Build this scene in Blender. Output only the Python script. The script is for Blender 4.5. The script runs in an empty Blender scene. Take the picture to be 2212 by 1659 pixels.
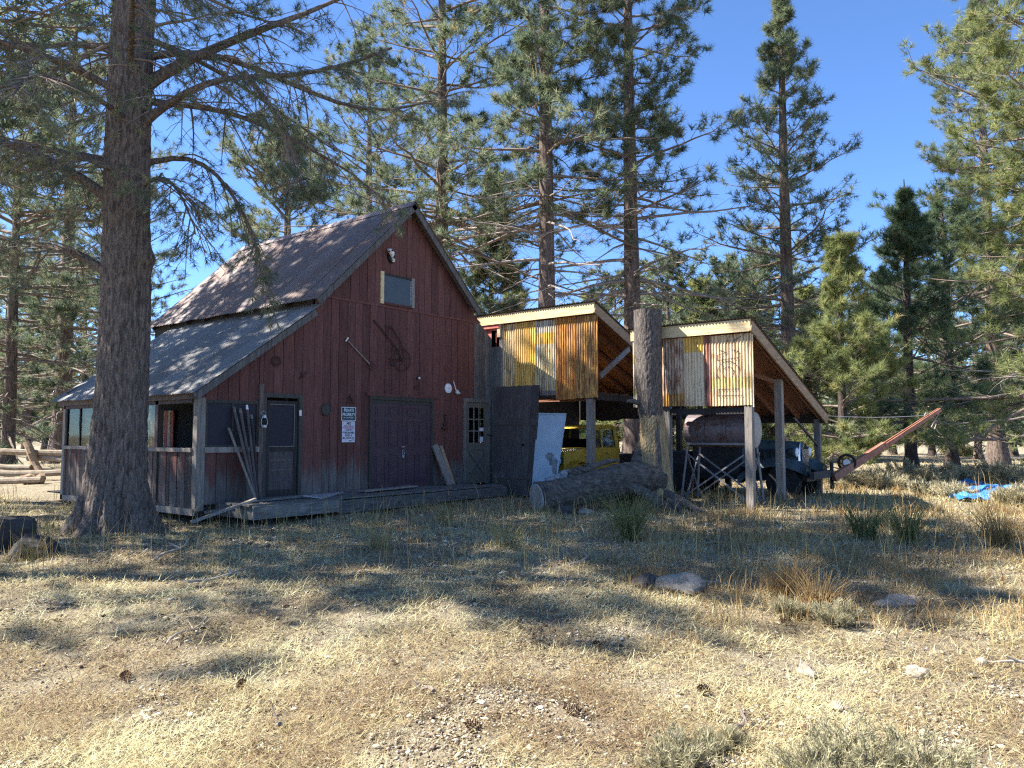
import bpy, math, random
import numpy as np
from mathutils import Vector, Matrix
R = math.radians
random.seed(7)
sc = bpy.context.scene
COL = sc.collection

# ------------------------------------------------------------------ camera, sky, sun, exposure
YAW = R(38.4)
CAM = (-12.57, -13.45, 1.6)
cam = bpy.data.objects.new('camera', bpy.data.cameras.new('camera'))
COL.objects.link(cam)
cam.location = CAM
cam.rotation_euler = (R(90) + math.atan(110.5 / 1661), 0, YAW - R(90))
cam.data.sensor_width = 36
cam.data.lens = 36 * 1661 / 2212
cam.data.clip_start = 0.1
cam.data.clip_end = 3000
sc.camera = cam

SUN = Vector((-1.0, 1.4, 1.8)).normalized()
world = bpy.data.worlds.new('World')
sc.world = world
world.use_nodes = True
wn = world.node_tree
sky = wn.nodes.new('ShaderNodeTexSky')
sky.sky_type = 'NISHITA'
sky.sun_disc = False
sky.sun_elevation = math.asin(SUN.z)
sky.sun_rotation = math.atan2(SUN.x, SUN.y)
sky.altitude = 3000
sky.air_density = 1.0
sky.dust_density = 0.0
sky.ozone_density = 9.0
bg = wn.nodes['Background']
bg.inputs['Strength'].default_value = 0.10
wn.links.new(sky.outputs[0], bg.inputs['Color'])

sl = bpy.data.lights.new('sun', 'SUN')
sl.energy = 5.0
sl.angle = R(0.53)
sl.color = (1.0, 0.955, 0.885)
so = bpy.data.objects.new('sun', sl)
COL.objects.link(so)
so.rotation_euler = SUN.to_track_quat('Z', 'Y').to_euler()
so.location = (0, 0, 40)

sc.view_settings.view_transform = 'Standard'
sc.view_settings.look = 'None'
sc.view_settings.exposure = 1.76
sc.view_settings.gamma = 1
sc.view_settings.use_curve_mapping = False
sc.cycles.max_bounces = 4
sc.cycles.use_denoising = False
sc.cycles.filter_width = 1.25
sc.cycles.sample_clamp_indirect = 4.0
sc.cycles.transparent_max_bounces = 8

FH = np.array([math.cos(YAW), math.sin(YAW), 0.0])      # camera forward, level
RH = np.array([math.sin(YAW), -math.cos(YAW), 0.0])     # camera right
C0 = np.array([CAM[0], CAM[1], 0.0])


def dl(d, l, z=0.0):
    """a place d metres ahead of the photographer and l metres to the right"""
    p = C0 + FH * d + RH * l
    return (float(p[0]), float(p[1]), z)


# ------------------------------------------------------------------ materials
class NT:
    def __init__(s, name):
        s.m = bpy.data.materials.new(name)
        s.m.use_nodes = True
        s.t = s.m.node_tree
        s.b = s.t.nodes['Principled BSDF']
        s.b.inputs['Specular IOR Level'].default_value = 0.25
        s.out = s.t.nodes['Material Output']

    def n(s, typ, **kw):
        nd = s.t.nodes.new('ShaderNode' + typ)
        for k, v in kw.items():
            if k.startswith('_'):
                setattr(nd, k[1:], v)
        return nd

    def l(s, a, b):
        s.t.links.new(a, b)

    def coord(s, kind='world', scale=(1, 1, 1), rnd=0.0):
        if kind == 'world':
            src = s.n('NewGeometry').outputs['Position']
        else:
            src = s.n('TexCoord').outputs['Object']
        if rnd:
            oi = s.n('ObjectInfo')
            ad = s.n('VectorMath', _operation='MULTIPLY_ADD')
            cx = s.n('CombineXYZ')
            for i in range(3):
                s.l(oi.outputs['Random'], cx.inputs[i])
            s.l(cx.outputs[0], ad.inputs[0])
            ad.inputs[1].default_value = (rnd, rnd * 1.7, rnd * .6)
            s.l(src, ad.inputs[2])
            src = ad.outputs[0]
        mp = s.n('Mapping')
        mp.inputs['Scale'].default_value = scale
        s.l(src, mp.inputs['Vector'])
        return mp.outputs[0]

    def noise(s, vec, scale=1.0, detail=4, rough=.6, dist=0.0):
        nd = s.n('TexNoise')
        nd.inputs['Scale'].default_value = scale
        nd.inputs['Detail'].default_value = detail
        nd.inputs['Roughness'].default_value = rough
        nd.inputs['Distortion'].default_value = dist
        s.l(vec, nd.inputs['Vector'])
        return nd.outputs['Fac']

    def ramp(s, fac, stops):
        nd = s.n('ValToRGB')
        e = nd.color_ramp.elements
        while len(e) < len(stops):
            e.new(.5)
        for i, (p, c) in enumerate(stops):
            e[i].position = p
            e[i].color = c if len(c) == 4 else (*c, 1)
        s.l(fac, nd.inputs[0])
        return nd.outputs['Color']

    def mix(s, fac, a, b, blend='MIX'):
        nd = s.n('Mix', _data_type='RGBA', _blend_type=blend)
        for sock, v in ((nd.inputs['Factor'], fac), (nd.inputs['A'], a), (nd.inputs['B'], b)):
            if isinstance(v, (int, float)):
                sock.default_value = v
            elif isinstance(v, tuple):
                sock.default_value = v if len(v) == 4 else (*v, 1)
            else:
                s.l(v, sock)
        return nd.outputs['Result']

    def val(s, col, var=.25, sat=1.0):
        """random brightness for every object"""
        oi = s.n('ObjectInfo')
        mr = s.n('MapRange')
        mr.inputs['To Min'].default_value = 1 - var
        mr.inputs['To Max'].default_value = 1 + var
        s.l(oi.outputs['Random'], mr.inputs['Value'])
        h = s.n('HueSaturation')
        h.inputs['Saturation'].default_value = sat
        s.l(mr.outputs[0], h.inputs['Value'])
        s.l(col, h.inputs['Color'])
        return h.outputs[0]

    def bump(s, fac, strength=.5, dist=.02):
        nd = s.n('Bump')
        nd.inputs['Strength'].default_value = strength
        nd.inputs['Distance'].default_value = dist
        s.l(fac, nd.inputs['Height'])
        s.l(nd.outputs[0], s.b.inputs['Normal'])

    def zfac(s, z0, z1):
        g = s.n('NewGeometry')
        sp = s.n('SeparateXYZ')
        s.l(g.outputs['Position'], sp.inputs[0])
        mr = s.n('MapRange')
        mr.inputs['From Min'].default_value = z0
        mr.inputs['From Max'].default_value = z1
        s.l(sp.outputs['Z'], mr.inputs['Value'])
        return mr.outputs[0]

    def col(s, c, rough=.8, metal=0.0):
        if isinstance(c, tuple):
            s.b.inputs['Base Color'].default_value = (*c, 1)
        else:
            s.l(c, s.b.inputs['Base Color'])
        s.b.inputs['Roughness'].default_value = rough
        s.b.inputs['Metallic'].default_value = metal
        return s.m


def math_node(t, op, a, b):
    nd = t.n('Math', _operation=op)
    for i, v in enumerate((a, b)):
        if isinstance(v, (int, float)):
            nd.inputs[i].default_value = v
        else:
            t.l(v, nd.inputs[i])
    return nd.outputs[0]


def wood(name, stops, grain=(9, 9, .9), var=.2, rough=.85, bump=.4, rnd=13.0, kind='world'):
    t = NT(name)
    v = t.coord(kind, grain, rnd)
    f = t.noise(v, 3.0, 6, .65, .6)
    c = t.ramp(f, stops)
    t.bump(f, bump, .01)
    return t.col(t.val(c, var), rough)


def plain(name, c1, c2=None, scale=6, rough=.7, metal=0.0, bump=0.0):
    t = NT(name)
    if c2 is None:
        return t.col(c1, rough, metal)
    f = t.noise(t.coord('world'), scale, 5)
    if bump:
        t.bump(f, bump, .02)
    return t.col(t.ramp(f, [(.35, c1), (.68, c2)]), rough, metal)


def red_siding():
    t = NT('red_barn_paint')
    v = t.coord('world', (10, 10, .8), 17.0)
    f = t.noise(v, 2.6, 6, .65, .5)
    red = t.ramp(f, [(.25, (.076, .031, .025)), (.5, (.124, .048, .038)), (.75, (.172, .074, .060))])
    grey = t.ramp(f, [(.3, (.085, .070, .062)), (.7, (.18, .155, .14))])
    # paint worn off near the splash line and in a few streaks
    n2 = t.noise(t.coord('world', (5, 5, .55), 31.0), 1.3, 4, .6)
    low = t.zfac(1.25, .35)
    k = t.ramp(math_node(t, 'ADD', math_node(t, 'MULTIPLY', low, .62), n2), [(.66, (0, 0, 0)), (.90, (1, 1, 1))])
    c = t.mix(k, red, grey)
    t.bump(f, .5, .01)
    return t.col(t.val(c, .22, .96), .82)


def bark(name, a, b, c, sc=1.0):
    t = NT(name)
    v = t.coord('world', (sc * 9, sc * 9, sc * 1.5))
    vo = t.n('TexVoronoi', _feature='F1')
    vo.inputs['Scale'].default_value = 1.6
    d = t.noise(t.coord('world', (sc * 5, sc * 5, sc * 2)), 2.0, 5, .7)
    mv = t.n('VectorMath', _operation='MULTIPLY_ADD')
    mv.inputs[1].default_value = (1.6, 1.6, 1.6)
    cc = t.n('CombineXYZ')
    for i in range(3):
        t.l(d, cc.inputs[i])
    t.l(cc.outputs[0], mv.inputs[0])
    t.l(v, mv.inputs[2])
    t.l(mv.outputs[0], vo.inputs['Vector'])
    f = math_node(t, 'MULTIPLY', math_node(t, 'ADD', vo.outputs['Distance'], d), .62)
    fine = t.noise(t.coord('world', (sc * 22, sc * 22, sc * 7)), 2.0, 5, .75)
    f = math_node(t, 'ADD', math_node(t, 'MULTIPLY', f, .6), math_node(t, 'MULTIPLY', fine, .4))
    col = t.ramp(f, [(.3, a), (.5, b), (.72, c)])
    inv = math_node(t, 'SUBTRACT', 1.0, f)
    t.bump(inv, .9, .05)
    return t.col(col, .95)


def needle_mat(name, dark, mid, light, warm):
    t = NT(name)
    at = t.n('Attribute', _attribute_name='tone')
    c = t.ramp(at.outputs['Fac'], [(0, dark), (.45, mid), (.85, light), (1, warm)])
    t.col(c, .55)
    t.b.inputs['Specular IOR Level'].default_value = .35
    tr = t.n('BsdfTranslucent')
    t.l(c, tr.inputs['Color'])
    mx = t.n('MixShader')
    mx.inputs[0].default_value = .5
    t.l(t.b.outputs[0], mx.inputs[1])
    t.l(tr.outputs[0], mx.inputs[2])
    t.l(mx.outputs[0], t.out.inputs['Surface'])
    return t.m


def metal_roof(name, a, b, rust, amount=.55):
    t = NT(name)
    f = t.noise(t.coord('world', (1, 1, 1)), 1.2, 6, .65)
    g = t.noise(t.coord('world', (.7, 9, .7), 9.0), 1.6, 5, .7)
    c = t.mix(f, a, b)
    k = t.ramp(math_node(t, 'MULTIPLY', math_node(t, 'ADD', f, g), .5), [(amount - .06, (0, 0, 0)), (amount + .1, (1, 1, 1))])
    return t.col(t.val(t.mix(k, c, rust), .12), .55, .15)


def sign_sheet(name, base, alt, rust, rust_amt, bands=(), low=None):
    """painted corrugated sheet cut from an old hoarding: bands are (z0, z1, colour)"""
    t = NT(name)
    c = t.mix(t.ramp(t.noise(t.coord('world', (3, 3, .5), 7.0), 1.5, 4), [(.42, (0, 0, 0)), (.58, (1, 1, 1))]), base, alt)
    for z0, z1, bc in bands:
        n1 = t.noise(t.coord('world'), 5.0, 3)
        za = math_node(t, 'ADD', t.zfac(z0 - 5, z0 + 5), math_node(t, 'MULTIPLY', n1, .004))
        up = t.ramp(za, [(.501, (0, 0, 0)), (.503, (1, 1, 1))])
        zb = math_node(t, 'ADD', t.zfac(z1 - 5, z1 + 5), math_node(t, 'MULTIPLY', n1, .004))
        dn = t.ramp(zb, [(.501, (1, 1, 1)), (.503, (0, 0, 0))])
        c = t.mix(t.mix(1.0, up, dn, 'MULTIPLY'), c, bc)
    n2 = t.noise(t.coord('world', (7, 7, 1.3), 5.0), 1.7, 6, .75, .4)
    r = t.ramp(n2, [(1 - rust_amt - .12, (0, 0, 0)), (1 - rust_amt + .06, (1, 1, 1))])
    rc = t.ramp(t.noise(t.coord('world', (9, 9, 2)), 3, 4), [(.3, tuple(x * .5 for x in rust)), (.7, rust)])
    c = t.mix(r, c, rc)
    st = t.noise(t.coord('world', (16, 16, .45), 3.0), 1.6, 5, .7)
    c = t.mix(t.ramp(st, [(.5, (0, 0, 0)), (.7, (.6, .6, .6))]), c, t.ramp(n2, [(.35, (.22, .12, .05)), (.65, (.10, .06, .035))]))
    n3 = t.noise(t.coord('world', (20, 20, 5)), 2.0, 4)
    c = t.mix(t.ramp(n3, [(.64, (0, 0, 0)), (.74, (.6, .6, .6))]), c, (.05, .035, .025))
    return t.col(c, .62, .05)


def tank_rust():
    t = NT('tank_rusty_paint')
    n1 = t.noise(t.coord('world', (2, 2, 2)), 2.2, 6, .7)
    c = t.ramp(n1, [(.35, (.125, .09, .085)), (.50, (.165, .14, .15)), (.60, (.12, .06, .045)), (.75, (.085, .04, .03))])
    n2 = t.noise(t.coord('world', (9, 9, 1.2)), 1.5, 4)
    c = t.mix(t.ramp(n2, [(.6, (0, 0, 0)), (.68, (.9, .9, .9))]), c, (.03, .02, .02))
    return t.col(c, .5, .2)


def ground_mat():
    t = NT('dry_meadow_soil')
    v = t.coord('world')
    f = t.noise(v, 1.1, 8, .68)
    g = t.noise(v, 14.0, 5, .7)
    h = t.noise(v, 55.0, 4, .7)
    c1 = t.ramp(f, [(.30, (.20, .155, .098)), (.45, (.38, .315, .195)), (.56, (.50, .43, .285)), (.70, (.35, .27, .165))])
    c2 = t.ramp(g, [(.33, (.09, .066, .045)), (.5, (.34, .27, .17)), (.68, (.52, .44, .31))])
    c = t.mix(.5, c1, c2)
    c = t.mix(t.ramp(h, [(.35, (.75, .75, .75)), (.5, (0, 0, 0))]), c, (.09, .065, .045))  # dark hollows: shade of the gaps between litter put into the colour
    t.bump(math_node(t, 'ADD', h, g), 1.0, .05)
    return t.col(c, .95)


def pane_mat():
    t = NT('window_glass')
    t.t.nodes.remove(t.b)
    tr = t.n('BsdfTransparent')
    tr.inputs[0].default_value = (.55, .6, .6, 1)
    gl = t.n('BsdfGlossy')
    gl.inputs['Roughness'].default_value = .04
    gl.inputs['Color'].default_value = (.45, .45, .45, 1)
    fr = t.n('Fresnel')
    fr.inputs['IOR'].default_value = 1.5
    mx = t.n('MixShader')
    t.l(math_node(t, 'MULTIPLY', fr.outputs[0], .55), mx.inputs[0])
    t.l(tr.outputs[0], mx.inputs[1])
    t.l(gl.outputs[0], mx.inputs[2])
    t.l(mx.outputs[0], t.out.inputs['Surface'])
    return t.m


MT = {}
MT['red'] = red_siding()
MT['porchwood'] = wood('weathered_porch_boards', [(.3, (.035, .028, .024)), (.5, (.10, .08, .068)), (.7, (.17, .10, .085))], var=.35)
MT['grey'] = wood('weathered_grey_wood', [(.3, (.06, .054, .05)), (.55, (.14, .13, .12)), (.75, (.235, .22, .20))], var=.25)
MT['deck'] = wood('grey_blue_deck_boards', [(.3, (.07, .065, .058)), (.55, (.155, .145, .13)), (.75, (.24, .225, .20))], grain=(1.2, 9, 9), var=.25)
MT['greypost'] = wood('grey_post_wood', [(.3, (.15, .125, .10)), (.55, (.27, .235, .20)), (.75, (.36, .32, .28))], var=.15)
MT['pine'] = wood('pale_new_pine', [(.28, (.42, .27, .12)), (.45, (.62, .47, .25)), (.7, (.74, .62, .40))], grain=(6, .8, 9), var=.08)
MT['rake'] = wood('brown_rake_timber', [(.28, (.17, .11, .065)), (.5, (.31, .21, .125)), (.75, (.42, .30, .19))], grain=(1, 8, 8), var=.15)
MT['rafter'] = wood('reddish_rafters', [(.3, (.16, .07, .04)), (.55, (.30, .14, .085)), (.75, (.38, .19, .12))], grain=(1, 8, 8), var=.15)
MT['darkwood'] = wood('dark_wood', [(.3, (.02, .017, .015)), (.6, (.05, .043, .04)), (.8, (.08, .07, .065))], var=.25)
MT['plankdoor'] = wood('dark_grey_plank_door', [(.3, (.06, .048, .046)), (.55, (.115, .095, .088)), (.78, (.18, .155, .14))], var=.22)
MT['xdoor'] = wood('olive_brown_door', [(.3, (.085, .075, .058)), (.55, (.14, .125, .098)), (.78, (.19, .17, .14))], var=.08)
MT['purple'] = plain('dark_plum_door_paint', (.062, .038, .046), (.085, .052, .060), 3, .55)
MT['trimdark'] = wood('dark_door_trim', [(.3, (.04, .036, .03)), (.7, (.085, .08, .068))], var=.1)
MT['roof'] = metal_roof('upper_roof_brown_metal', (.20, .165, .15, 1), (.27, .215, .19, 1), (.23, .14, .105, 1), .53)
MT['roof2'] = metal_roof('lower_roof_grey_metal', (.19, .19, .185, 1), (.27, .265, .255, 1), (.19, .135, .10, 1), .60)
MT['shedroof'] = metal_roof('shed_roof_metal', (.10, .09, .085, 1), (.16, .14, .13, 1), (.13, .07, .05, 1), .5)
MT['glass'] = pane_mat()
MT['board_glass'] = plain('blue_grey_window_board', (.055, .062, .065), (.07, .078, .08), 2, .25)
MT['screen'] = plain('dark_screen_sheet', (.025, .022, .032), None, rough=.6)
MT['interior'] = plain('dark_interior_boards', (.02, .018, .017), (.035, .03, .028), 3, .9)
MT['steel'] = plain('bare_galvanised_steel', (.42, .44, .46), (.52, .54, .56), 8, .4, .5)
MT['iron'] = plain('rusty_iron', (.055, .032, .026), (.10, .05, .036), 9, .75, .2)
MT['bone'] = plain('bleached_bone', (.72, .70, .66), (.8, .78, .74), 12, .7)
MT['black'] = plain('black_paint', (.012, .012, .014), None, rough=.45)
MT['white'] = plain('white_enamel', (.74, .76, .78), (.8, .82, .84), 5, .35)
MT['signdark'] = plain('dark_green_black_sign', (.012, .03, .036), None, rough=.45)
MT['signwhite'] = plain('white_sign_face', (.66, .63, .70), None, rough=.5)
MT['signred'] = plain('sign_red_ink', (.42, .05, .13), None, rough=.5)
MT['ink'] = plain('sign_black_ink', (.02, .018, .03), None, rough=.5)
MT['signpale'] = plain('sign_pale_lettering', (.62, .72, .76), None, rough=.5)
MT['palepanel'] = plain('blue_white_sheet_metal', (.40, .50, .58), (.50, .60, .68), 2.5, .45)
MT['panelrust'] = plain('flaked_rusty_patch', (.17, .17, .17), (.30, .34, .36), 9, .8)
MT['yellow'] = plain('faded_yellow_truck_paint', (.45, .27, .03), (.60, .39, .05), 4, .5)
MT['rubber'] = plain('black_rubber', (.018, .018, .018), (.03, .028, .026), 8, .9)
MT['bluegrey'] = plain('blue_grey_truck_paint', (.045, .07, .08), (.075, .11, .125), 5, .4)
MT['oldblack'] = plain('black_truck_metal', (.02, .02, .025), (.04, .04, .045), 6, .6)  # near-black mottled metal
MT['chrome'] = plain('dull_chrome', (.6, .6, .6), None, rough=.25, metal=.9)
MT['lens'] = plain('lamp_glass', (.7, .74, .76), None, rough=.12)
MT['tank'] = tank_rust()
MT['tankcap'] = plain('pale_tan_tank_end', (.33, .28, .23), (.42, .36, .30), 3, .6)
MT['tankleg'] = plain('grey_angle_iron', (.17, .16, .165), (.25, .23, .23), 7, .6, .3)
MT['boom'] = plain('faded_red_boom_paint', (.23, .095, .058), (.35, .165, .11), 6, .6, .05)
MT['tarp'] = plain('bright_blue_tarpaulin', (.03, .15, .36), (.07, .25, .48), 6, .45)
MT['cream'] = plain('cream_plank_paint', (.68, .50, .30), (.74, .56, .36), 5, .8)
MT['pink'] = plain('red_plank_paint', (.52, .13, .10), (.6, .18, .14), 5, .8)
MT['rock'] = plain('pale_granite', (.22, .18, .135), (.38, .32, .24), 7, .9, 0, .6)
MT['darkrock'] = plain('dark_lichen_rock', (.035, .032, .032), (.085, .078, .072), 6, .95, 0, .8)
MT['bark1'] = bark('near_pine_bark', (.33, .265, .215), (.20, .158, .128), (.07, .054, .045), 1.9)
MT['bark2'] = bark('pine_bark', (.30, .225, .18), (.18, .134, .108), (.065, .049, .041), 1.0)
MT['bark3'] = bark('young_pine_bark', (.13, .10, .08), (.085, .065, .055), (.035, .028, .025), 1.4)
MT['twig'] = plain('grey_brown_branch_bark', (.15, .115, .09), (.25, .20, .165), 5, .95)
MT['deadtwig'] = plain('silvery_dead_branch', (.20, .165, .14), (.34, .29, .255), 5, .95)
MT['snagbark'] = bark('speckled_stump_bark', (.33, .29, .25), (.16, .135, .115), (.05, .042, .038), 2.6)
MT['snagwood'] = wood('split_golden_heartwood', [(.28, (.10, .075, .05)), (.5, (.25, .185, .10)), (.75, (.44, .34, .18))], grain=(7, 7, .8), var=.1, bump=.8)
MT['log'] = wood('weathered_log_wood', [(.3, (.032, .027, .023)), (.52, (.095, .08, .066)), (.78, (.20, .175, .145))], grain=(4, .7, 5), var=.05, bump=.9)
MT['logend'] = plain('pale_sawn_log_end', (.25, .225, .20), (.36, .33, .30), 6, .9, 0, .3)
MT['straw'] = None
MT['ground'] = ground_mat()
MT['cone'] = plain('pine_cone_brown', (.09, .05, .03), (.16, .09, .05), 12, .9)
MT['stick'] = plain('bleached_fallen_branch', (.32, .27, .21), (.46, .40, .32), 7, .9)
MT['fence'] = wood('sun_bleached_fence_rail', [(.3, (.20, .15, .10)), (.55, (.34, .27, .19)), (.75, (.45, .37, .27))], grain=(2, 2, 2), var=.2)


def tone_mat(name, stops, rough=.75, trans=.25):
    t = NT(name)
    at = t.n('Attribute', _attribute_name='tone')
    c = t.ramp(at.outputs['Fac'], stops)
    t.col(c, rough)
    tr = t.n('BsdfTranslucent')
    t.l(c, tr.inputs['Color'])
    mx = t.n('MixShader')
    mx.inputs[0].default_value = trans
    t.l(t.b.outputs[0], mx.inputs[1])
    t.l(tr.outputs[0], mx.inputs[2])
    t.l(mx.outputs[0], t.out.inputs['Surface'])
    return t.m


MT['needles'] = needle_mat('jeffrey_pine_needles', (.06, .095, .06), (.145, .19, .11), (.26, .29, .165), (.38, .28, .13))
MT['needles_near'] = needle_mat('near_pine_needles', (.075, .105, .065), (.155, .19, .11), (.26, .28, .15), (.38, .27, .13))
MT['needles_young'] = needle_mat('young_pine_needles', (.09, .125, .05), (.23, .265, .10), (.36, .375, .15), (.44, .38, .15))
MT['needles_dark'] = needle_mat('dark_pine_needles', (.045, .08, .045), (.10, .155, .08), (.18, .23, .11), (.22, .21, .10))  # darker copy of the needles, shade on the pines put into its colour
MT['straw'] = tone_mat('dry_straw', [(0, (.14, .085, .05)), (.25, (.26, .17, .08)), (.45, (.42, .34, .165)), (.7, (.56, .495, .265)), (.9, (.68, .625, .375)), (1, (.40, .42, .18))])
MT['tallgrass'] = tone_mat('tall_dry_grass', [(0, (.20, .115, .05)), (.35, (.36, .235, .10)), (.65, (.42, .33, .15)), (.9, (.26, .26, .09)), (1, (.15, .185, .06))])
MT['pebble'] = tone_mat('pale_wood_chips_and_pebbles', [(0, (.06, .04, .03)), (.3, (.16, .115, .08)), (.6, (.37, .30, .20)), (.85, (.52, .45, .33)), (1, (.64, .575, .455))], .9, 0.0)
MT['sage'] = tone_mat('sagebrush_leaves', [(0, (.20, .17, .10)), (.4, (.36, .32, .20)), (.75, (.50, .45, .29)), (1, (.56, .48, .29))])
MT['nearsage'] = tone_mat('grey_green_low_shrub_leaves', [(0, (.17, .15, .085)), (.4, (.30, .275, .16)), (.75, (.42, .385, .235)), (1, (.50, .44, .27))])
MT['rabbit'] = tone_mat('yellow_green_shrub_leaves', [(0, (.12, .14, .04)), (.4, (.26, .27, .075)), (.75, (.40, .36, .10)), (1, (.52, .44, .14))])


# ------------------------------------------------------------------ mesh helpers
def gh(x, y):
    """height of the ground"""
    return (.045 * math.sin(x * .55 + 1.3) * math.cos(y * .47) + .03 * math.sin(x * 1.3 + y * .9)
            + .018 * math.sin(x * 2.9 - y * 2.1))


def ghv(x, y):
    return (.045 * np.sin(x * .55 + 1.3) * np.cos(y * .47) + .03 * np.sin(x * 1.3 + y * .9)
            + .018 * np.sin(x * 2.9 - y * 2.1))


class MB:
    def __init__(s):
        s.v = []
        s.f = []

    def poly(s, pts):
        i = len(s.v)
        s.v += [tuple(p) for p in pts]
        s.f.append(tuple(range(i, i + len(pts))))
        return s

    def hexa(s, p):
        """p: 8 points, bottom ring 0-3, top ring 4-7"""
        i = len(s.v)
        s.v += [tuple(q) for q in p]
        for a in ((0, 3, 2, 1), (4, 5, 6, 7), (0, 1, 5, 4), (1, 2, 6, 5), (2, 3, 7, 6), (3, 0, 4, 7)):
            s.f.append(tuple(i + k for k in a))
        return s

    def box(s, x0, x1, y0, y1, z0, z1):
        return s.hexa([(x0, y0, z0), (x1, y0, z0), (x1, y1, z0), (x0, y1, z0), (x0, y0, z1), (x1, y0, z1), (x1, y1, z1), (x0, y1, z1)])

    def bar(s, a, b, w, h, up=(0, 0, 1)):
        """square timber from a to b, w wide, h high"""
        a, b = Vector(a), Vector(b)
        d = (b - a).normalized()
        u = Vector(up)
        sd = d.cross(u)
        if sd.length < 1e-4:
            sd = d.cross(Vector((1, 0, 0)))
        sd.normalize()
        u = sd.cross(d).normalized()
        p = []
        for c in (a, b):
            p += [c - sd * w / 2 - u * h / 2, c + sd * w / 2 - u * h / 2, c + sd * w / 2 + u * h / 2, c - sd * w / 2 + u * h / 2]
        return s.hexa(p)

    def tube(s, pts, rad, k=8, cap=True, jit=None):
        pts = [Vector(p) for p in pts]
        n = len(pts)
        if not isinstance(rad, (list, tuple)):
            rad = [rad] * n
        ref = None
        base = len(s.v)
        for i, p in enumerate(pts):
            d = (pts[min(i + 1, n - 1)] - pts[max(i - 1, 0)]).normalized()
            if ref is None:
                ref = d.orthogonal().normalized()
            ref = (ref - d * ref.dot(d)).normalized()
            o = d.cross(ref)
            for j in range(k):
                a = 2 * math.pi * j / k
                r = rad[i] * (1 if jit is None else jit(i / (n - 1), a))
                s.v.append(tuple(p + (ref * math.cos(a) + o * math.sin(a)) * r))
        for i in range(n - 1):
            for j in range(k):
                a = base + i * k + j
                b = base + i * k + (j + 1) % k
                s.f.append((a, b, b + k, a + k))
        if cap:
            s.f.append(tuple(base + j for j in range(k))[::-1])
            s.f.append(tuple(base + (n - 1) * k + j for j in range(k)))
        return s

    def ring(s, c, r, rt, nrm=(0, 1, 0), k=24, a0=0.0, a1=2 * math.pi):
        c, nrm = Vector(c), Vector(nrm).normalized()
        u = nrm.orthogonal().normalized()
        w = nrm.cross(u)
        full = abs(a1 - a0 - 2 * math.pi) < 1e-6
        pts = [c + (u * math.cos(a0 + (a1 - a0) * i / k) + w * math.sin(a0 + (a1 - a0) * i / k)) * r for i in range(k + 1)]
        return s.tube(pts, rt, 6, not full)

    def disc(s, c, r, th, nrm=(0, 1, 0), k=20):
        c, nrm = Vector(c), Vector(nrm).normalized()
        return s.tube([c, c + nrm * th], r, k)

    def ball(s, c, r, k=10, m=7, sq=(1, 1, 1)):
        b = len(s.v)
        for i in range(m + 1):
            t = math.pi * i / m
            for j in range(k):
                a = 2 * math.pi * j / k
                s.v.append((c[0] + r * sq[0] * math.sin(t) * math.cos(a), c[1] + r * sq[1] * math.sin(t) * math.sin(a), c[2] + r * sq[2] * math.cos(t)))
        for i in range(m):
            for j in range(k):
                a, e = b + i * k + j, b + i * k + (j + 1) % k
                s.f.append((a, a + k, e + k, e))
        return s

    def build(s, name, mat, parent=None, smooth=False, label=None, cat=None, group=None, kind=None, loc=None):
        off = Vector((0, 0, 0))
        if parent is not None:
            off = Vector(parent['_base'])
        elif loc is not None:
            off = Vector(loc)
        me = bpy.data.meshes.new(name)
        me.from_pydata([(p[0] - off.x, p[1] - off.y, p[2] - off.z) for p in s.v], [], s.f)
        me.materials.append(MT[mat] if isinstance(mat, str) else mat)
        if smooth:
            me.polygons.foreach_set('use_smooth', [True] * len(me.polygons))
        me.update()
        o = bpy.data.objects.new(name, me)
        COL.objects.link(o)
        if parent is not None:
            o.parent = parent
            o['_base'] = parent['_base']
        else:
            o.location = off
            o['_base'] = tuple(off)
        tag(o, label, cat, group, kind)
        return o


def tag(o, label=None, cat=None, group=None, kind=None):
    for k, v in (('label', label), ('category', cat), ('group', group), ('kind', kind)):
        if v:
            o[k] = v
    return o


def thing(name, loc, label, cat, group=None):
    o = bpy.data.objects.new(name, None)
    o.empty_display_size = .2
    COL.objects.link(o)
    o.location = loc
    o['_base'] = tuple(loc)
    return tag(o, label, cat, group)


def np_mesh(name, verts, faces, mat, parent=None, tone=None, smooth=False, loc=None):
    """fast mesh from arrays; faces (n, 3) or (n, 4)"""
    verts = np.asarray(verts, dtype=np.float32).reshape(-1, 3)
    off = np.zeros(3)
    if parent is not None:
        off = np.array(parent['_base'])
    elif loc is not None:
        off = np.array(loc)
    verts = verts - off.astype(np.float32)
    faces = np.asarray(faces, dtype=np.int32)
    k = faces.shape[1]
    me = bpy.data.meshes.new(name)
    me.vertices.add(len(verts))
    me.vertices.foreach_set('co', verts.ravel())
    me.loops.add(faces.size)
    me.loops.foreach_set('vertex_index', faces.ravel())
    me.polygons.add(len(faces))
    me.polygons.foreach_set('loop_start', np.arange(len(faces), dtype=np.int32) * k)
    me.update(calc_edges=True)
    if smooth:
        me.polygons.foreach_set('use_smooth', np.ones(len(faces), dtype=bool))
    if tone is not None:
        at = me.attributes.new('tone', 'FLOAT', 'POINT')
        at.data.foreach_set('value', np.asarray(tone, dtype=np.float32))
    me.materials.append(MT[mat] if isinstance(mat, str) else mat)
    o = bpy.data.objects.new(name, me)
    COL.objects.link(o)
    if parent is not None:
        o.parent = parent
        o['_base'] = parent['_base']
    else:
        o.location = tuple(off)
        o['_base'] = tuple(off)
    return o


FONT = None


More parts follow.
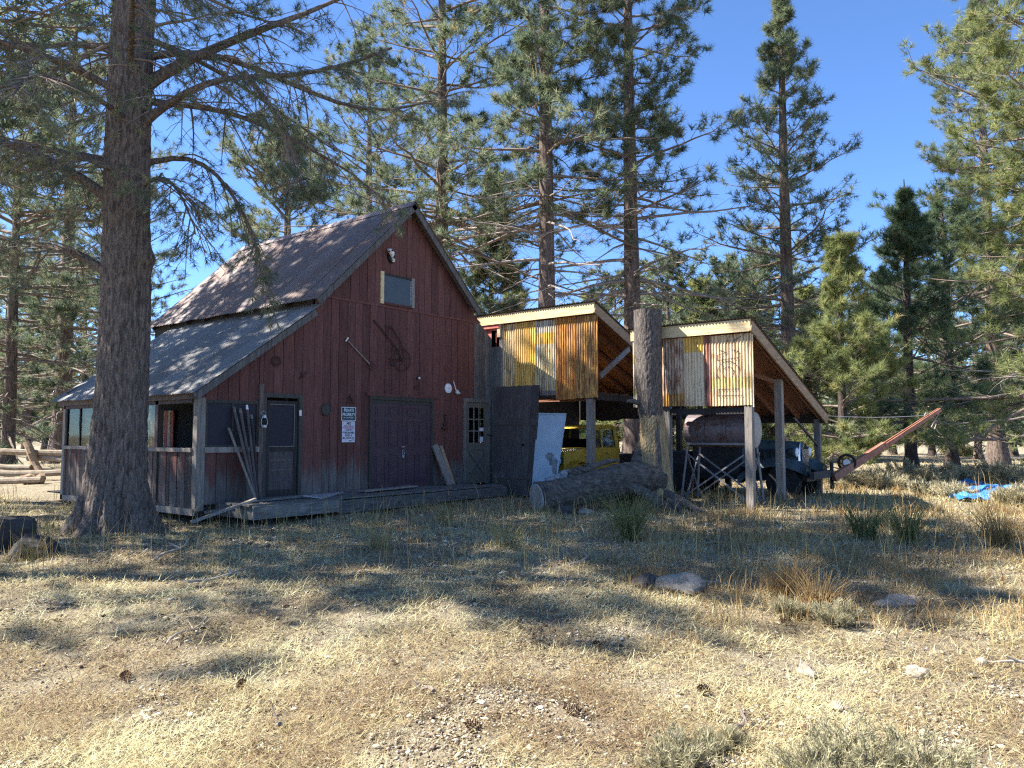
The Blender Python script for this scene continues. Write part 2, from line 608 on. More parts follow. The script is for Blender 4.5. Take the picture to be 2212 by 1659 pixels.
def lettering(text, size, mat, parent, origin, xdir, zdir, name='lettering', width=None, extr=.001, bold=0.0):
    """text as a thin mesh, lower left corner at origin"""
    cu = bpy.data.curves.new(name, 'FONT')
    cu.body = text
    cu.size = size
    cu.extrude = extr
    cu.offset = bold
    cu.resolution_u = 2
    tmp = bpy.data.objects.new(name, cu)
    me = bpy.data.meshes.new_from_object(tmp)
    bpy.data.objects.remove(tmp)
    bpy.data.curves.remove(cu)
    xs = [v.co.x for v in me.vertices]
    sx = 1.0 if not width or not xs else width / (max(xs) - min(xs))
    x0 = min(xs)
    X, Z, O = Vector(xdir), Vector(zdir), Vector(origin) - Vector(parent['_base'])
    N = X.cross(Z)
    for v in me.vertices:
        v.co = O + X * ((v.co.x - x0) * sx) + Z * v.co.y + N * v.co.z
    me.materials.append(MT[mat])
    o = bpy.data.objects.new(name, me)
    COL.objects.link(o)
    o.parent = parent
    o['_base'] = parent['_base']
    return o


# ------------------------------------------------------------------ ground and hills
def build_ground():
    rs = np.concatenate([np.linspace(0.0, 30, 150), np.geomspace(31, 1500, 46)])
    na = 150
    ang = np.linspace(0, 2 * np.pi, na, endpoint=False)
    rr, aa = np.meshgrid(rs[1:], ang, indexing='ij')
    x = CAM[0] + FH[0] * 8 + rr * np.cos(aa)
    y = CAM[1] + FH[1] * 8 + rr * np.sin(aa)
    z = ghv(x, y)
    rng = np.random.default_rng(3)
    z += rng.normal(0, .008, z.shape) * (rr < 30)
    v = [(CAM[0] + FH[0] * 8, CAM[1] + FH[1] * 8, 0.0)]
    v = np.concatenate([np.array(v), np.stack([x, y, z], -1).reshape(-1, 3)])
    nr = len(rs) - 1
    i, j = np.meshgrid(np.arange(nr - 1), np.arange(na), indexing='ij')
    a = 1 + i * na + j
    b = 1 + i * na + (j + 1) % na
    q = np.stack([a, a + na, b + na, b], -1).reshape(-1, 4)
    c = np.stack([np.zeros(na, int), 1 + np.arange(na), 1 + (np.arange(na) + 1) % na, 1 + (np.arange(na) + 1) % na], -1)
    tri = np.concatenate([np.concatenate([q[:, [0, 1, 2]], q[:, [0, 2, 3]]]), c[:, :3]])
    o = np_mesh('ground', v, tri, 'ground', smooth=True)
    tag(o, kind='structure')


build_ground()


def build_hills():
    n, m = 90, 14
    th = np.linspace(-1.0, 1.0, n)          # lateral angle about the view
    v = []
    for i in range(m):
        for t in th:
            d = 190 + i * 22
            h = (i / (m - 1)) ** .8 * (40 + 9 * math.sin(t * 5 + 1) + 5 * math.sin(t * 13)) - 1.5
            p = dl(d, d * math.tan(t), h)
            v.append(p)
    v = np.array(v)
    i, j = np.meshgrid(np.arange(m - 1), np.arange(n - 1), indexing='ij')
    a = (i * n + j).ravel()
    q = np.stack([a, a + 1, a + 1 + n, a + n], -1)
    tag(np_mesh('hill', v, q, plain('forest_floor_hillside', (.10, .11, .06), (.19, .16, .09), .2, .95), smooth=True), kind='structure')


build_hills()

# ------------------------------------------------------------------ the red barn
BARN = thing('barn', (-0.8, 0, 0), 'dark red board barn with steep rusty metal roof and lean-to porch', 'barn')
RX, RZ = .26, 7.20          # ridge
ULX, ULZ = -2.56, 4.48      # upper left eave
LLX, LLZ = -5.25, 2.37      # lower left eave
URX, URZ = 2.72, 4.86       # right eave


def wall_top(x):
    """top of the gable wall under the roof"""
    if x < -2.40:
        return LLZ - .08 + (x - LLX) * (4.25 - LLZ) / (-2.62 - LLX)
    if x < RX:
        return ULZ - .07 + (x - ULX) * (RZ - ULZ) / (RX - ULX)
    if x < URX:
        return RZ - .07 + (x - RX) * (URZ - RZ) / (URX - RX)
    return URZ - .07 + (x - URX) * (4.28 - URZ) / (3.5 - URX)


OPEN = [(-.87, 1.20, .3, 2.50, 'dd'), (-3.63, -2.70, .3, 2.45, 'sd'), (-4.86, -3.72, 1.36, 2.27, 'pw'),
        (2.31, 3.39, .3, 2.57, 'xd'), (-.52, .42, 4.72, 5.38, 'gw')]


def siding():
    rng = random.Random(5)
    back = MB()
    for zone in ('low', 'high'):
        xs0, xs1 = (-5.0, 3.5) if zone == 'low' else (-2.4, 3.0)
        br = [xs0, xs1]
        for o in OPEN:
            if (zone == 'high') == (o[4] == 'gw'):
                br += [o[0], o[1]]
        if zone == 'low':
            br.append(-2.40)
        else:
            br += [RX, URX]
        br = sorted(set(b for b in br if xs0 <= b <= xs1))
        for p, q in zip(br[:-1], br[1:]):
            if q - p < .02:
                continue
            n = max(1, round((q - p) / .232))
            cuts = [p + (q - p) * i / n + (rng.uniform(-.02, .02) if 0 < i < n else 0) for i in range(n + 1)]
            for a, b in zip(cuts[:-1], cuts[1:]):
                m = (a + b) / 2
                if zone == 'low':
                    iv = [[.28, 4.60 if m > -2.3 else 99]]
                else:
                    iv = [[4.61, 99]]
                for o in OPEN:
                    if o[0] - .001 <= m <= o[1] + .001:
                        nv = []
                        for lo, hi in iv:
                            if o[2] > lo:
                                nv.append([lo, min(hi, o[2])])
                            if o[3] < hi:
                                nv.append([max(lo, o[3]), hi])
                        iv = [k for k in nv if k[1] - k[0] > .03]
                for lo, hi in iv:
                    g = .006
                    ta, tb = min(hi, wall_top(a + g)), min(hi, wall_top(b - g))
                    if max(ta, tb) <= lo + .02:
                        continue
                    ta, tb = max(ta, lo + .005), max(tb, lo + .005)
                    y0 = -.022 + rng.uniform(-.006, .005) - (.012 if zone == 'high' else 0)
                    lo2 = lo + (rng.uniform(-.02, .03) if lo < .35 else 0)
                    w = MB().hexa([(a + g, y0, lo2), (b - g, y0 + rng.uniform(-.003, .003), lo2), (b - g, .0, lo2), (a + g, .0, lo2),
                                   (a + g, y0, ta), (b - g, y0, tb), (b - g, .0, tb), (a + g, .0, ta)])
                    mt = 'red'
                    if zone == 'low' and m > 2.95:
                        mt = 'grey'
                    elif zone == 'low' and m > 2.3 and rng.random() < .35:
                        mt = 'grey'
                    w.build('siding_board', mt, BARN)
                    back.hexa([(a, .004, lo), (b, .004, lo), (b, .06, lo), (a, .06, lo), (a, .004, ta), (b, .004, tb), (b, .06, tb), (a, .06, ta)])
    back.build('wall_backing', 'interior', BARN)  # dark backing added behind the boards to stop light leaking through


siding()


def corrugated(name, mat, parent, o, du, dv, w, length, pitch=.076, amp=.011, seg=4, rows=1, smooth=True, jag=0.0, rng=None):
    """one corrugated sheet: waves run across du (width w), sheet runs along dv"""
    o, du, dv = Vector(o), Vector(du).normalized(), Vector(dv).normalized()
    nn = du.cross(dv).normalized()
    if nn.z < 0 or (abs(nn.z) < 1e-3 and nn.x > 0):
        nn = -nn
    n = max(2, int(round(w / pitch * seg)))
    b = MB()
    for r in range(rows + 1):
        for i in range(n + 1):
            u = w * i / n
            h = amp * math.sin(2 * math.pi * u / pitch)
            L = length * r / rows
            if rng and r in (0, rows):
                L += rng.uniform(-jag, jag)
            b.v.append(tuple(o + du * u + dv * L + nn * h))
    for r in range(rows):
        for i in range(n):
            k = r * (n + 1) + i
            b.f.append((k, k + 1, k + n + 2, k + n + 1))
    return b.build(name, mat, parent, smooth=smooth)


def roof_side(p_low, p_high, y0, y1, mat, n, lift=0.0):
    rng = random.Random(n)
    lo, hi = Vector((p_low[0], 0, p_low[1])), Vector((p_high[0], 0, p_high[1]))
    dv = (hi - lo)
    L = dv.length
    w = (y1 - y0) / n
    for i in range(n):
        up = Vector((-dv.z, 0, dv.x)).normalized()
        if up.z < 0:
            up = -up
        o = lo + Vector((0, y0 + i * w - .02, 0)) + up * (lift + .006 * (i % 2) + rng.uniform(0, .004))
        corrugated('roof_sheet', mat, BARN, o - dv.normalized() * rng.uniform(0, .03), (0, 1, 0), dv, w + .04, L, pitch=.076, amp=.011)


roof_side((ULX, ULZ), (RX, RZ), -.30, 7.0, 'roof', 11)
roof_side((URX, URZ), (RX, RZ), -.30, 7.0, 'roof', 11)
roof_side((LLX, LLZ), (-2.36, LLZ + (2.89) * .711), -.28, 6.02, 'roof2', 9)
# ridge cap, rake boards, eave fascia
b = MB()
b.hexa([(RX - .17, -.32, RZ - .13), (RX, -.32, RZ + .035), (RX, 7.02, RZ + .035), (RX - .17, 7.02, RZ - .13),
        (RX - .17, -.32, RZ - .125), (RX, -.32, RZ + .042), (RX, 7.02, RZ + .042), (RX - .17, 7.02, RZ - .125)])
b.hexa([(RX, -.32, RZ + .035), (RX + .17, -.32, RZ - .13), (RX + .17, 7.02, RZ - .13), (RX, 7.02, RZ + .035),
        (RX, -.32, RZ + .043), (RX + .17, -.32, RZ - .122), (RX + .17, 7.02, RZ - .122), (RX, 7.02, RZ + .043)])
b.build('ridge_cap', 'roof', BARN)


def rake(a, c, mat='trimdark', y=-.28):
    d = Vector((c[0] - a[0], 0, c[1] - a[1]))
    up = Vector((-d.z, 0, d.x)).normalized()
    if up.z < 0:
        up = -up
    A, Cc = Vector((a[0], y, a[1])) - up * .085, Vector((c[0], y, c[1])) - up * .085
    MB().bar(A, Cc, .035, .13, up=up).build('rake_board', mat, BARN)


rake((ULX, ULZ), (RX, RZ), 'grey')
rake((URX, URZ), (RX, RZ), 'grey')
rake((LLX, LLZ), (-2.60, 4.25), 'grey', -.25)
# eave boards; wall strip coloured dark for the shade under the upper eave
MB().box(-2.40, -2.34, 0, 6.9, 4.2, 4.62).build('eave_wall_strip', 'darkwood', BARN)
MB().box(-5.12, -5.08, -.2, 5.95, 2.27, 2.40).build('eave_board', 'porchwood', BARN)
# rafter tails of the upper eave
for i in range(9):
    y = .05 + i * .84
    MB().bar((-2.52, y, 4.42), (-2.2, y, 4.74), .045, .09).build('rafter_tail', 'darkwood', BARN)
# closing walls that are not seen from the front
b = MB()
b.box(-2.4, -2.34, .05, 6.9, 2.3, 4.2)
b.hexa([(-2.4, 6.84, .2), (2.6, 6.84, .2), (2.6, 6.9, .2), (-2.4, 6.9, .2), (-2.4, 6.84, 4.5), (2.6, 6.84, 4.7), (2.6, 6.9, 4.7), (-2.4, 6.9, 4.5)])
b.hexa([(-2.4, 6.84, 4.5), (2.6, 6.84, 4.7), (2.6, 6.9, 4.7), (-2.4, 6.9, 4.5), (RX - .02, 6.84, 7.1), (RX + .02, 6.84, 7.1), (RX + .02, 6.9, 7.1), (RX - .02, 6.9, 7.1)])
b.box(2.58, 2.64, .06, 6.84, .2, 4.86)
b.box(-4.95, 3.4, .07, 6.8, .24, .27)
b.build('rear_wall', 'darkwood', BARN)
# inside wall between porch and barn (stops light running through)
MB().box(-3.0, -2.95, .1, 5.7, .27, 3.9).build('inner_wall', 'interior', BARN)

# gable window: board behind pale side trims
w = MB().box(-.60, -.50, -.075, -.02, 4.66, 5.42).build('window_trim', 'pine', BARN)
MB().box(.40, .49, -.075, -.02, 4.68, 5.40).build('window_trim', 'greypost', BARN)
MB().box(-.50, .40, -.062, -.02, 5.35, 5.40).build('window_trim', 'darkwood', BARN)
MB().box(-.50, .40, -.07, -.02, 4.66, 4.71).build('window_sill', 'red', BARN)
MB().box(-.50, .40, -.045, -.022, 4.71, 5.35).build('window_pane', 'board_glass', BARN, label='blue grey pane of the gable window')
MB().box(.375, .39, -.055, -.046, 4.74, 5.33).build('window_sash', 'steel', BARN)
# thin ledge where upper siding laps the lower
MB().box(-2.2, 2.95, -.045, -.034, 4.585, 4.625).build('drip_ledge', 'red', BARN)

# ---- double door
D = MB()
D.box(-.87, -.80, -.06, .02, .33, 2.50)
D.box(1.12, 1.20, -.06, .02, .33, 2.50)
D.box(-.80, 1.12, -.06, .02, 2.42, 2.50)
D.build('door_casing', 'trimdark', BARN)
MB().box(-.98, 1.34, -.075, -.025, 2.50, 2.56).build('door_head_board', 'red', BARN)
MB().box(-.80, 1.12, -.02, .03, 2.34, 2.42).build('door_header', 'trimdark', BARN)


def panel_door(x0, x1, z0, z1, y, mat):
    leaf = MB()
    leaf.box(x0, x1, y, y + .035, z0, z1)
    lf = leaf.build('door_leaf', mat, BARN)
    w = x1 - x0
    cols = [(x0 + .12 * w, x0 + .45 * w), (x0 + .55 * w, x0 + .88 * w)]
    rows = [(z0 + .10, z0 + .78), (z0 + .96, z0 + 1.58), (z0 + 1.68, z0 + 1.90)]
    for a, c in cols:
        for p, q in rows:
            pb = MB()
            # moulded rim and raised field
            pb.box(a, c, y - .012, y - .001, p, p + .022)
            pb.box(a, c, y - .012, y - .001, q - .022, q)
            pb.box(a, a + .022, y - .012, y - .001, p + .022, q - .022)
            pb.box(c - .022, c, y - .012, y - .001, p + .022, q - .022)
            pb.box(a + .05, c - .05, y - .008, y - .001, p + .05, q - .05)
            pb.build('door_panel', mat, lf)
    return lf


panel_door(-.795, .155, .37, 2.335, -.03, 'purple')
d2 = panel_door(.163, 1.115, .37, 2.335, -.034, 'purple')
h = MB().tube([(.09, -.085, 1.32), (.20, -.085, 1.32)], .012, 8).tube([(.16, -.035, 1.32), (.16, -.085, 1.32)], .014, 8)
h.build('door_handle', 'steel', d2)
MB().ring((.17, -.06, 1.22), .035, .007, (0, 1, .2), 14).ring((.175, -.06, 1.165), .03, .007, (1, .3, 0), 12).box(.15, .20, -.07, -.045, 1.07, 1.13).build('padlock_chain', 'steel', d2)

# ---- screen door in the porch
S = MB()
S.box(-3.63, -3.56, -.05, .03, .33, 2.45)
S.box(-2.78, -2.70, -.05, .03, .33, 2.45)
S.box(-3.56, -2.78, -.05, .03, 2.36, 2.45)
S.build('door_casing', 'trimdark', BARN)
sd = MB().box(-3.54, -3.46, -.01, .025, .36, 2.30).box(-2.88, -2.80, -.01, .025, .36, 2.30).box(-3.46, -2.88, -.01, .025, 2.22, 2.30).box(-3.46, -2.88, -.01, .025, .36, .50).box(-3.46, -2.88, -.01, .025, 1.27, 1.38).build('screen_door', 'darkwood', BARN)
MB().box(-3.46, -2.88, .002, .008, 1.38, 2.22).build('screen', 'screen', sd)
MB().box(-3.46, -2.88, .0, .02, .50, 1.27).build('lower_panel', 'plankdoor', sd)
MB().box(-2.885, -2.872, -.018, -.011, 1.36, 2.24).box(-3.46, -2.885, -.018, -.011, 2.215, 2.228).box(-3.46, -2.885, -.018, -.011, 1.365, 1.378).build('screen_moulding', 'greypost', sd)
for z in (.68, .88, 1.08):
    MB().box(-3.44, -2.9, -.004, -.001, z, z + .03).build('panel_batten', 'plankdoor', sd)
MB().box(-2.795, -2.74, -.07, -.051, 2.0, 2.12).build('door_hinge', 'steel', BARN)

# ---- porch window and posts in the front
MB().box(-5.03, -4.86, -.04, .10, .2, 2.30).build('porch_post', 'greypost', BARN)
MB().box(-3.735, -3.635, -.055, .04, .3, 2.62).build('porch_post', 'porchwood', BARN)
MB().box(-4.87, -3.72, -.065, .03, 1.27, 1.375).build('window_sill', 'greypost', BARN)
wf = MB().box(-4.86, -4.81, -.03, .02, 1.375, 2.27).box(-3.77, -3.735, -.03, .02, 1.375, 2.27).box(-4.81, -3.77, -.03, .02, 2.21, 2.27).box(-4.81, -3.77, -.03, .02, 1.375, 1.41).box(-4.31, -4.27, -.03, .02, 1.41, 2.21).build('porch_window', 'trimdark', BARN)
MB().box(-4.81, -4.31, -.005, .0, 1.41, 2.21).build('pane', 'screen', wf)  # opaque dark sheets instead of glass; the opening's darkness is in their colour
MB().box(-4.27, -3.77, -.005, .0, 1.41, 2.21).build('pane', 'screen', wf)
# skirt under the porch
MB().box(-5.0, -3.6, -.03, .02, .05, .27).build('skirt_board', 'darkwood', BARN)

# ---- porch side wall (faces the big pine)
rng = random.Random(11)
ys = [0.10]
while ys[-1] < 5.7:
    ys.append(min(5.72, ys[-1] + rng.uniform(.11, .16)))
for a, c in zip(ys[:-1], ys[1:]):
    tilt = rng.uniform(-.015, .015)
    x0 = -5.02 + rng.uniform(-.006, .006)
    MB().hexa([(x0, a + .005, .24), (x0 + .022, a + .005, .24), (x0 + .022, c - .005, .24), (x0, c - .005, .24),
               (x0, a + .005 + tilt, 1.28), (x0 + .022, a + .005 + tilt, 1.28), (x0 + .022, c - .005 + tilt, 1.28), (x0, c - .005 + tilt, 1.28)]).build('siding_board', 'red' if rng.random() < .35 else 'porchwood', BARN)
MB().box(-4.99, -4.97, .1, 5.72, .24, 1.27).build('wall_backing', 'interior', BARN)
MB().box(-5.07, -4.93, .1, 5.74, 1.285, 1.36).build('window_sill', 'greypost', BARN)
MB().box(-5.06, -4.95, .1, 5.74, 2.20, 2.30).build('window_head', 'porchwood', BARN)
MB().box(-5.06, -5.0, .0, 5.78, .12, .24).build('skirt_board', 'greypost', BARN)
for y in (1.42, 2.85, 4.18, 5.72):
    MB().box(-5.06, -4.94, y - .06, y + .06, .12, 2.32).build('porch_post', 'greypost' if y > 5 else 'porchwood', BARN)
for y0, y1 in ((4.24, 5.66), (1.48, 2.79), (2.91, 4.12)):
    m = (y0 + y1) / 2
    f = MB().box(-5.03, -4.99, y0, y0 + .05, 1.36, 2.2).box(-5.03, -4.99, y1 - .05, y1, 1.36, 2.2).box(-5.03, -4.99, m - .025, m + .025, 1.36, 2.2).build('porch_window', 'darkwood', BARN)
    MB().box(-5.013, -5.008, y0 + .05, m - .025, 1.36, 2.2).build('pane', 'glass', f)
    MB().box(-5.013, -5.008, m + .025, y1 - .05, 1.36, 2.2).build('pane', 'glass', f)
# rear porch wall, opened to let sun in; painted planks added inside to catch it
b = MB()
b.box(-5.0, -2.5, 5.74, 5.80, .2, 1.3)
b.box(-5.0, -4.6, 5.74, 5.80, 1.3, 2.4)
b.box(-5.0, -2.5, 5.74, 5.80, 2.42, 2.6)
b.hexa([(-5.0, 5.74, 2.6), (-2.5, 5.74, 2.6), (-2.5, 5.80, 2.6), (-5.0, 5.80, 2.6), (-4.95, 5.74, 2.61), (-2.5, 5.74, 4.2), (-2.5, 5.80, 4.2), (-4.95, 5.80, 2.61)])
b.build('rear_porch_wall', 'porchwood', BARN)
for i in range(8):
    y = 4.55 + i * .145
    MB().box(-3.06, -3.03, y, y + .125, 1.05, 2.2).build('painted_plank', 'cream' if i % 2 else 'pink', BARN)

# ---- outside door at the inner corner: nine panes above a crossbuck
xd = MB()
xd.box(2.31, 2.40, -.06, .03, .30, 2.57)
xd.box(3.29, 3.39, -.06, .03, .30, 2.57)
xd.box(2.40, 3.29, -.06, .03, 2.47, 2.57)
xd.build('door_casing', 'grey', BARN)
X0, X1, Z0, Z1, Y = 2.41, 3.28, .34, 2.46, -.035
lf = MB()
lf.box(X0, X0 + .13, Y, Y + .04, Z0, Z1).box(X1 - .13, X1, Y, Y + .04, Z0, Z1)
lf.box(X0 + .13, X1 - .13, Y, Y + .04, Z1 - .13, Z1).box(X0 + .13, X1 - .13, Y, Y + .04, 1.22, 1.40).box(X0 + .13, X1 - .13, Y, Y + .04, Z0, .58)
lf.box(X0 + .13, X1 - .13, Y + .018, Y + .036, .58, 1.22)
lf = lf.build('door_leaf', 'xdoor', BARN, label='olive brown door with nine small panes and a crossbuck')
px = [X0 + .13, X0 + .13 + .203, X0 + .13 + .406, X1 - .13]
pz = [1.40, 1.71, 2.02, Z1 - .13]
for i in range(3):
    for j in range(3):
        MB().box(px[i] + .01, px[i + 1] - .01, Y + .015, Y + .02, pz[j] + .01, pz[j + 1] - .01).build('pane', 'glass', lf)
mu = MB()
for i in (1, 2):
    mu.box(px[i] - .011, px[i] + .011, Y + .002, Y + .03, 1.40, Z1 - .13)
for j in (1, 2):
    mu.box(px[0], px[3], Y + .004, Y + .028, pz[j] - .011, pz[j] + .011)
mu.build('muntin', 'greypost', lf)
MB().bar((X0 + .15, Y - .004, .62), (X1 - .15, Y - .004, 1.18), .03, .08, up=(0, 0, 1)).build('crossbuck_bar', 'grey', lf)
MB().bar((X0 + .15, Y - .008, 1.18), (X1 - .15, Y - .008, .62), .03, .08, up=(0, 0, 1)).build('crossbuck_bar', 'grey', lf)
MB().box(2.25, 3.45, .35, .40, .0, 2.7).box(2.25, 3.45, .06, .40, .24, .28).build('back_of_doorway', 'interior', BARN)  # dark backing added so daylight does not show through the panes
MB().box(X1 - .32, X1 - .15, Y + .0, Y + .006, 1.71, 1.80).build('window_sticker', 'signwhite', lf)
MB().box(X1 - .30, X1 - .17, Y + .0, Y + .006, 1.42, 1.56).build('window_sticker', 'signwhite', lf)
MB().tube([(X1 - .06, Y - .05, 1.62), (X1 + .10, Y - .07, 1.58), (X1 + .30, Y - .05, 1.60)], .012, 6).build('door_latch', 'black', lf)
# weathered boards turning the corner onto the shed line
for i, y in enumerate((-.02, -.19)):
    MB().box(3.47, 3.50, y - .16, y, .1, 4.45).build('siding_board', 'grey', BARN)
MB().box(3.46, 3.52, -.42, -.355, .1, 4.62).build('corner_post', 'greypost', BARN)
# ------------------------------------------------------------------ the two open sheds
SL = math.tan(R(20.2))
MT['s_cream'] = sign_sheet('sheet_cream', (.72, .58, .36, 1), (.74, .50, .20, 1), (.24, .12, .05), .40)
MT['s_gold'] = sign_sheet('sheet_gold', (.82, .47, .09, 1), (.74, .50, .17, 1), (.46, .20, .05), .38)
MT['s_white'] = sign_sheet('sheet_white_yellow', (.60, .57, .52, 1), (.62, .50, .26, 1), (.20, .11, .06), .42, [(3.95, 4.25, (.74, .46, .08, 1)), (2.2, 2.75, (.20, .17, .17, 1))])
MT['s_rust'] = sign_sheet('sheet_rust', (.76, .38, .08, 1), (.62, .27, .06, 1), (.36, .13, .04), .48)
MT['s_brown'] = sign_sheet('sheet_brown', (.70, .40, .11, 1), (.50, .27, .10, 1), (.28, .12, .045), .48)
MT['s2_white'] = sign_sheet('sheet_white', (.72, .66, .50, 1), (.74, .64, .44, 1), (.34, .18, .08), .36, [(3.28, 3.5, (.66, .44, .09, 1)), (2.55, 2.7, (.40, .38, .12, 1))])
MT['s2_salmon'] = sign_sheet('sheet_salmon', (.58, .40, .26, 1), (.56, .45, .33, 1), (.22, .10, .05), .46, [(2.2, 2.55, (.50, .28, .08, 1))])
MT['s2_yellow'] = sign_sheet('sheet_yellow_top', (.70, .58, .38, 1), (.66, .50, .32, 1), (.30, .15, .06), .36, [(3.46, 3.9, (.70, .43, .09, 1))])
MT['s2_red'] = sign_sheet('sheet_reddish', (.36, .17, .11, 1), (.30, .12, .08, 1), (.16, .06, .04), .45)
MT['s2_tan'] = sign_sheet('sheet_tan', (.70, .49, .29, 1), (.66, .50, .28, 1), (.28, .14, .06), .40, [(2.62, 2.86, (.56, .46, .18, 1))])


def shed(name, label, ya, yb, ztop, zcb, sheets, depth, zback, fascia_mat, X=3.5):
    """ya: end by the barn, yb: end near the photographer; high open front at x = X"""
    T = thing(name, (X + depth / 2, (ya + yb) / 2, 0), label, 'shed')
    rng = random.Random(int(ztop * 100))
    up = Vector((SL, 0, 1)).normalized()

    def rz(x):
        return ztop - .03 - (x - (X - .18)) * SL
    # roof sheets
    L = (depth + .35) / math.cos(math.atan(SL))
    n = max(2, round((ya - yb + .2) / .66))
    w = (ya - yb + .16) / n
    for i in range(n):
        corrugated('roof_sheet', 'shedroof', T, (X - .18, yb - .08 + i * w - .015, rz(X - .18) + .03 + .004 * (i % 2)), (0, 1, 0), (1, 0, -SL), w + .03, L, amp=.014)
    # board deck under the sheets, rafters
    MB().hexa([(X - .1, yb, rz(X - .1) - .035), (X + depth, yb, rz(X + depth) - .035), (X + depth, ya, rz(X + depth) - .035), (X - .1, ya, rz(X - .1) - .035),
               (X - .1, yb, rz(X - .1) - .0), (X + depth, yb, rz(X + depth) - .0), (X + depth, ya, rz(X + depth)), (X - .1, ya, rz(X - .1))]).build('roof_deck', 'rafter', T)
    nr = max(3, round((ya - yb) / .62) + 1)
    for i in range(nr):
        y = yb + .10 + (ya - yb - .2) * i / (nr - 1)
        MB().bar((X + .06, y, rz(X + .06) - .115), (X + depth - .05, y, rz(X + depth - .05) - .115), .045, .15, up=up).build('rafter', 'rafter', T)
    # fascia in front, rake boards at the near end
    MB().box(X - .13, X - .085, yb - .03, ya, ztop - .30, ztop - .035).build('fascia_board', fascia_mat, T)
    for y in (yb - .035,):
        MB().bar((X - .12, y, rz(X - .12) - .13), (X + depth + .12, y, rz(X + depth + .12) - .13), .045, .235, up=up).build('rake_board', 'rake', T)
    MB().box(X + depth + .02, X + depth + .06, yb, ya, rz(X + depth) - .26, rz(X + depth) - .03).build('rear_fascia', 'grey', T)
    # girts behind the front sheets, sheets
    for z in (zcb + .12, (zcb + ztop) / 2, ztop - .36):
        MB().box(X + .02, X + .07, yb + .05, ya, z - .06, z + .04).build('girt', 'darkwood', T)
    y = ya - .76 if name == 'corrugated_shed' and ztop > 4.5 else ya
    for j, (wd, mt, z0) in enumerate(sheets):
        corrugated('wall_sheet', mt, T, (X - .014 - .006 * (j % 2), y - wd - .02, z0), (0, 1, 0), (0, 0, 1), wd + .02, ztop - .31 - z0 - rng.uniform(0, .02), pitch=.072, amp=.012, seg=6, jag=.007, rng=rng)
        y -= wd
    # rear wall sheets hanging from the back
    nb = max(2, round((ya - yb) / .8))
    for i in range(nb):
        a = yb + (ya - yb) * i / nb
        zb = zback + rng.uniform(-.04, .06)
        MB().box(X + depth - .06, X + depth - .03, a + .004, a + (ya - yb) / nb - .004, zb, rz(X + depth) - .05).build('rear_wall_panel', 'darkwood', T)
    return T, rz


S1, rz1 = shed('corrugated_shed', 'taller open shed beside the red barn, fronted with yellow and rusty corrugated sheets', .42, -3.36, 4.90, 2.5,
               [(.50, 's_cream', 2.85), (.66, 's_gold', 2.80), (.66, 's_white', 2.62), (.58, 's_rust', 2.50), (.66, 's_brown', 2.52)], 5.0, 2.05, 'pine')
S2, rz2 = shed('corrugated_shed', 'lower open shed at the right, fronted with pale corrugated sheets and a fuel tank', -4.40, -7.28, 4.12, 2.2,
               [(.66, 's2_white', 2.26), (.64, 's2_salmon', 2.26), (.50, 's2_yellow', 2.25), (.14, 's2_red', 2.24), (.92, 's2_tan', 2.24)], 5.0, 1.93, 'pine')
# red painted board and roof edge tying the tall shed to the barn
MB().box(3.40, 3.44, -.33, .40, 4.50, 4.72).build('painted_fascia', 'pink', S1)
MB().box(3.47, 3.49, -.30, .40, 4.0, 4.50).build('siding_board', 'pink', S1)
MB().box(3.42, 3.46, -.36, -.26, 4.25, 4.66).build('corner_trim', 'cream', S1)

# posts
def post(x, y, z0, z1, T, w=.15, mat='greypost', name='post'):
    MB().hexa([(x - w / 2, y - w / 2, z0), (x + w / 2, y - w / 2, z0), (x + w / 2, y + w / 2, z0), (x - w / 2, y + w / 2, z0),
               (x - w / 2 + .004, y - w / 2, z1), (x + w / 2, y - w / 2 + .003, z1), (x + w / 2, y + w / 2, z1), (x - w / 2, y + w / 2, z1)]).build(name, mat, T)


post(3.60, -3.13, -.05, 2.5, S1, .17)
post(3.60, -3.13, 2.5, 4.5, S1, .14, 'darkwood')
post(8.3, -3.2, -.05, rz1(8.3) - .2, S1, .14, 'darkwood')
post(8.3, -.2, -.05, rz1(8.3) - .2, S1, .14, 'darkwood')
MB().bar((3.62, -3.40, 3.05), (5.05, -3.40, 3.86), .05, .13).build('diagonal_brace', 'greypost', S1)
MB().bar((3.6, -3.3, 2.55), (8.3, -3.3, 2.55), .06, .16).build('tie_beam', 'darkwood', S1)
# lower loft joists seen through the open end
for i in range(3):
    MB().bar((4.2 + i * .55, -3.2, 2.62), (4.2 + i * .55, .2, 2.62), .05, .14).build('loft_joist', 'rafter', S1)
# closed dark side against the barn
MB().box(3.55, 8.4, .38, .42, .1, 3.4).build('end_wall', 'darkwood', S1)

post(3.58, -7.17, -.05, 2.22, S2, .16)
MB().box(3.49, 3.51, -7.31, -7.285, 2.2, 3.8).build('edge_trim', 'cream', S2)
post(3.6, -7.17, 2.22, 3.8, S2, .12, 'darkwood')
post(5.86, -7.02, -.05, rz2(5.86) - .22, S2, .17)
post(8.5, -7.1, -.05, rz2(8.5) - .16, S2, .15, 'grey')
post(3.62, -5.22, -.05, 3.6, S2, .15, 'grey')
post(8.5, -4.6, -.05, rz2(8.5) - .16, S2, .14, 'darkwood')
MB().bar((6.6, -7.12, 2.02), (8.45, -7.12, 1.32), .05, .05).build('diagonal_brace', 'grey', S2)
MB().bar((5.86, -7.0, 2.86), (5.2, -6.2, 3.2), .05, .1).build('diagonal_brace', 'rafter', S2)
MB().bar((3.62, -7.12, 2.13), (3.62, -4.45, 2.13), .1, .14).build('header_beam', 'darkwood', S2)
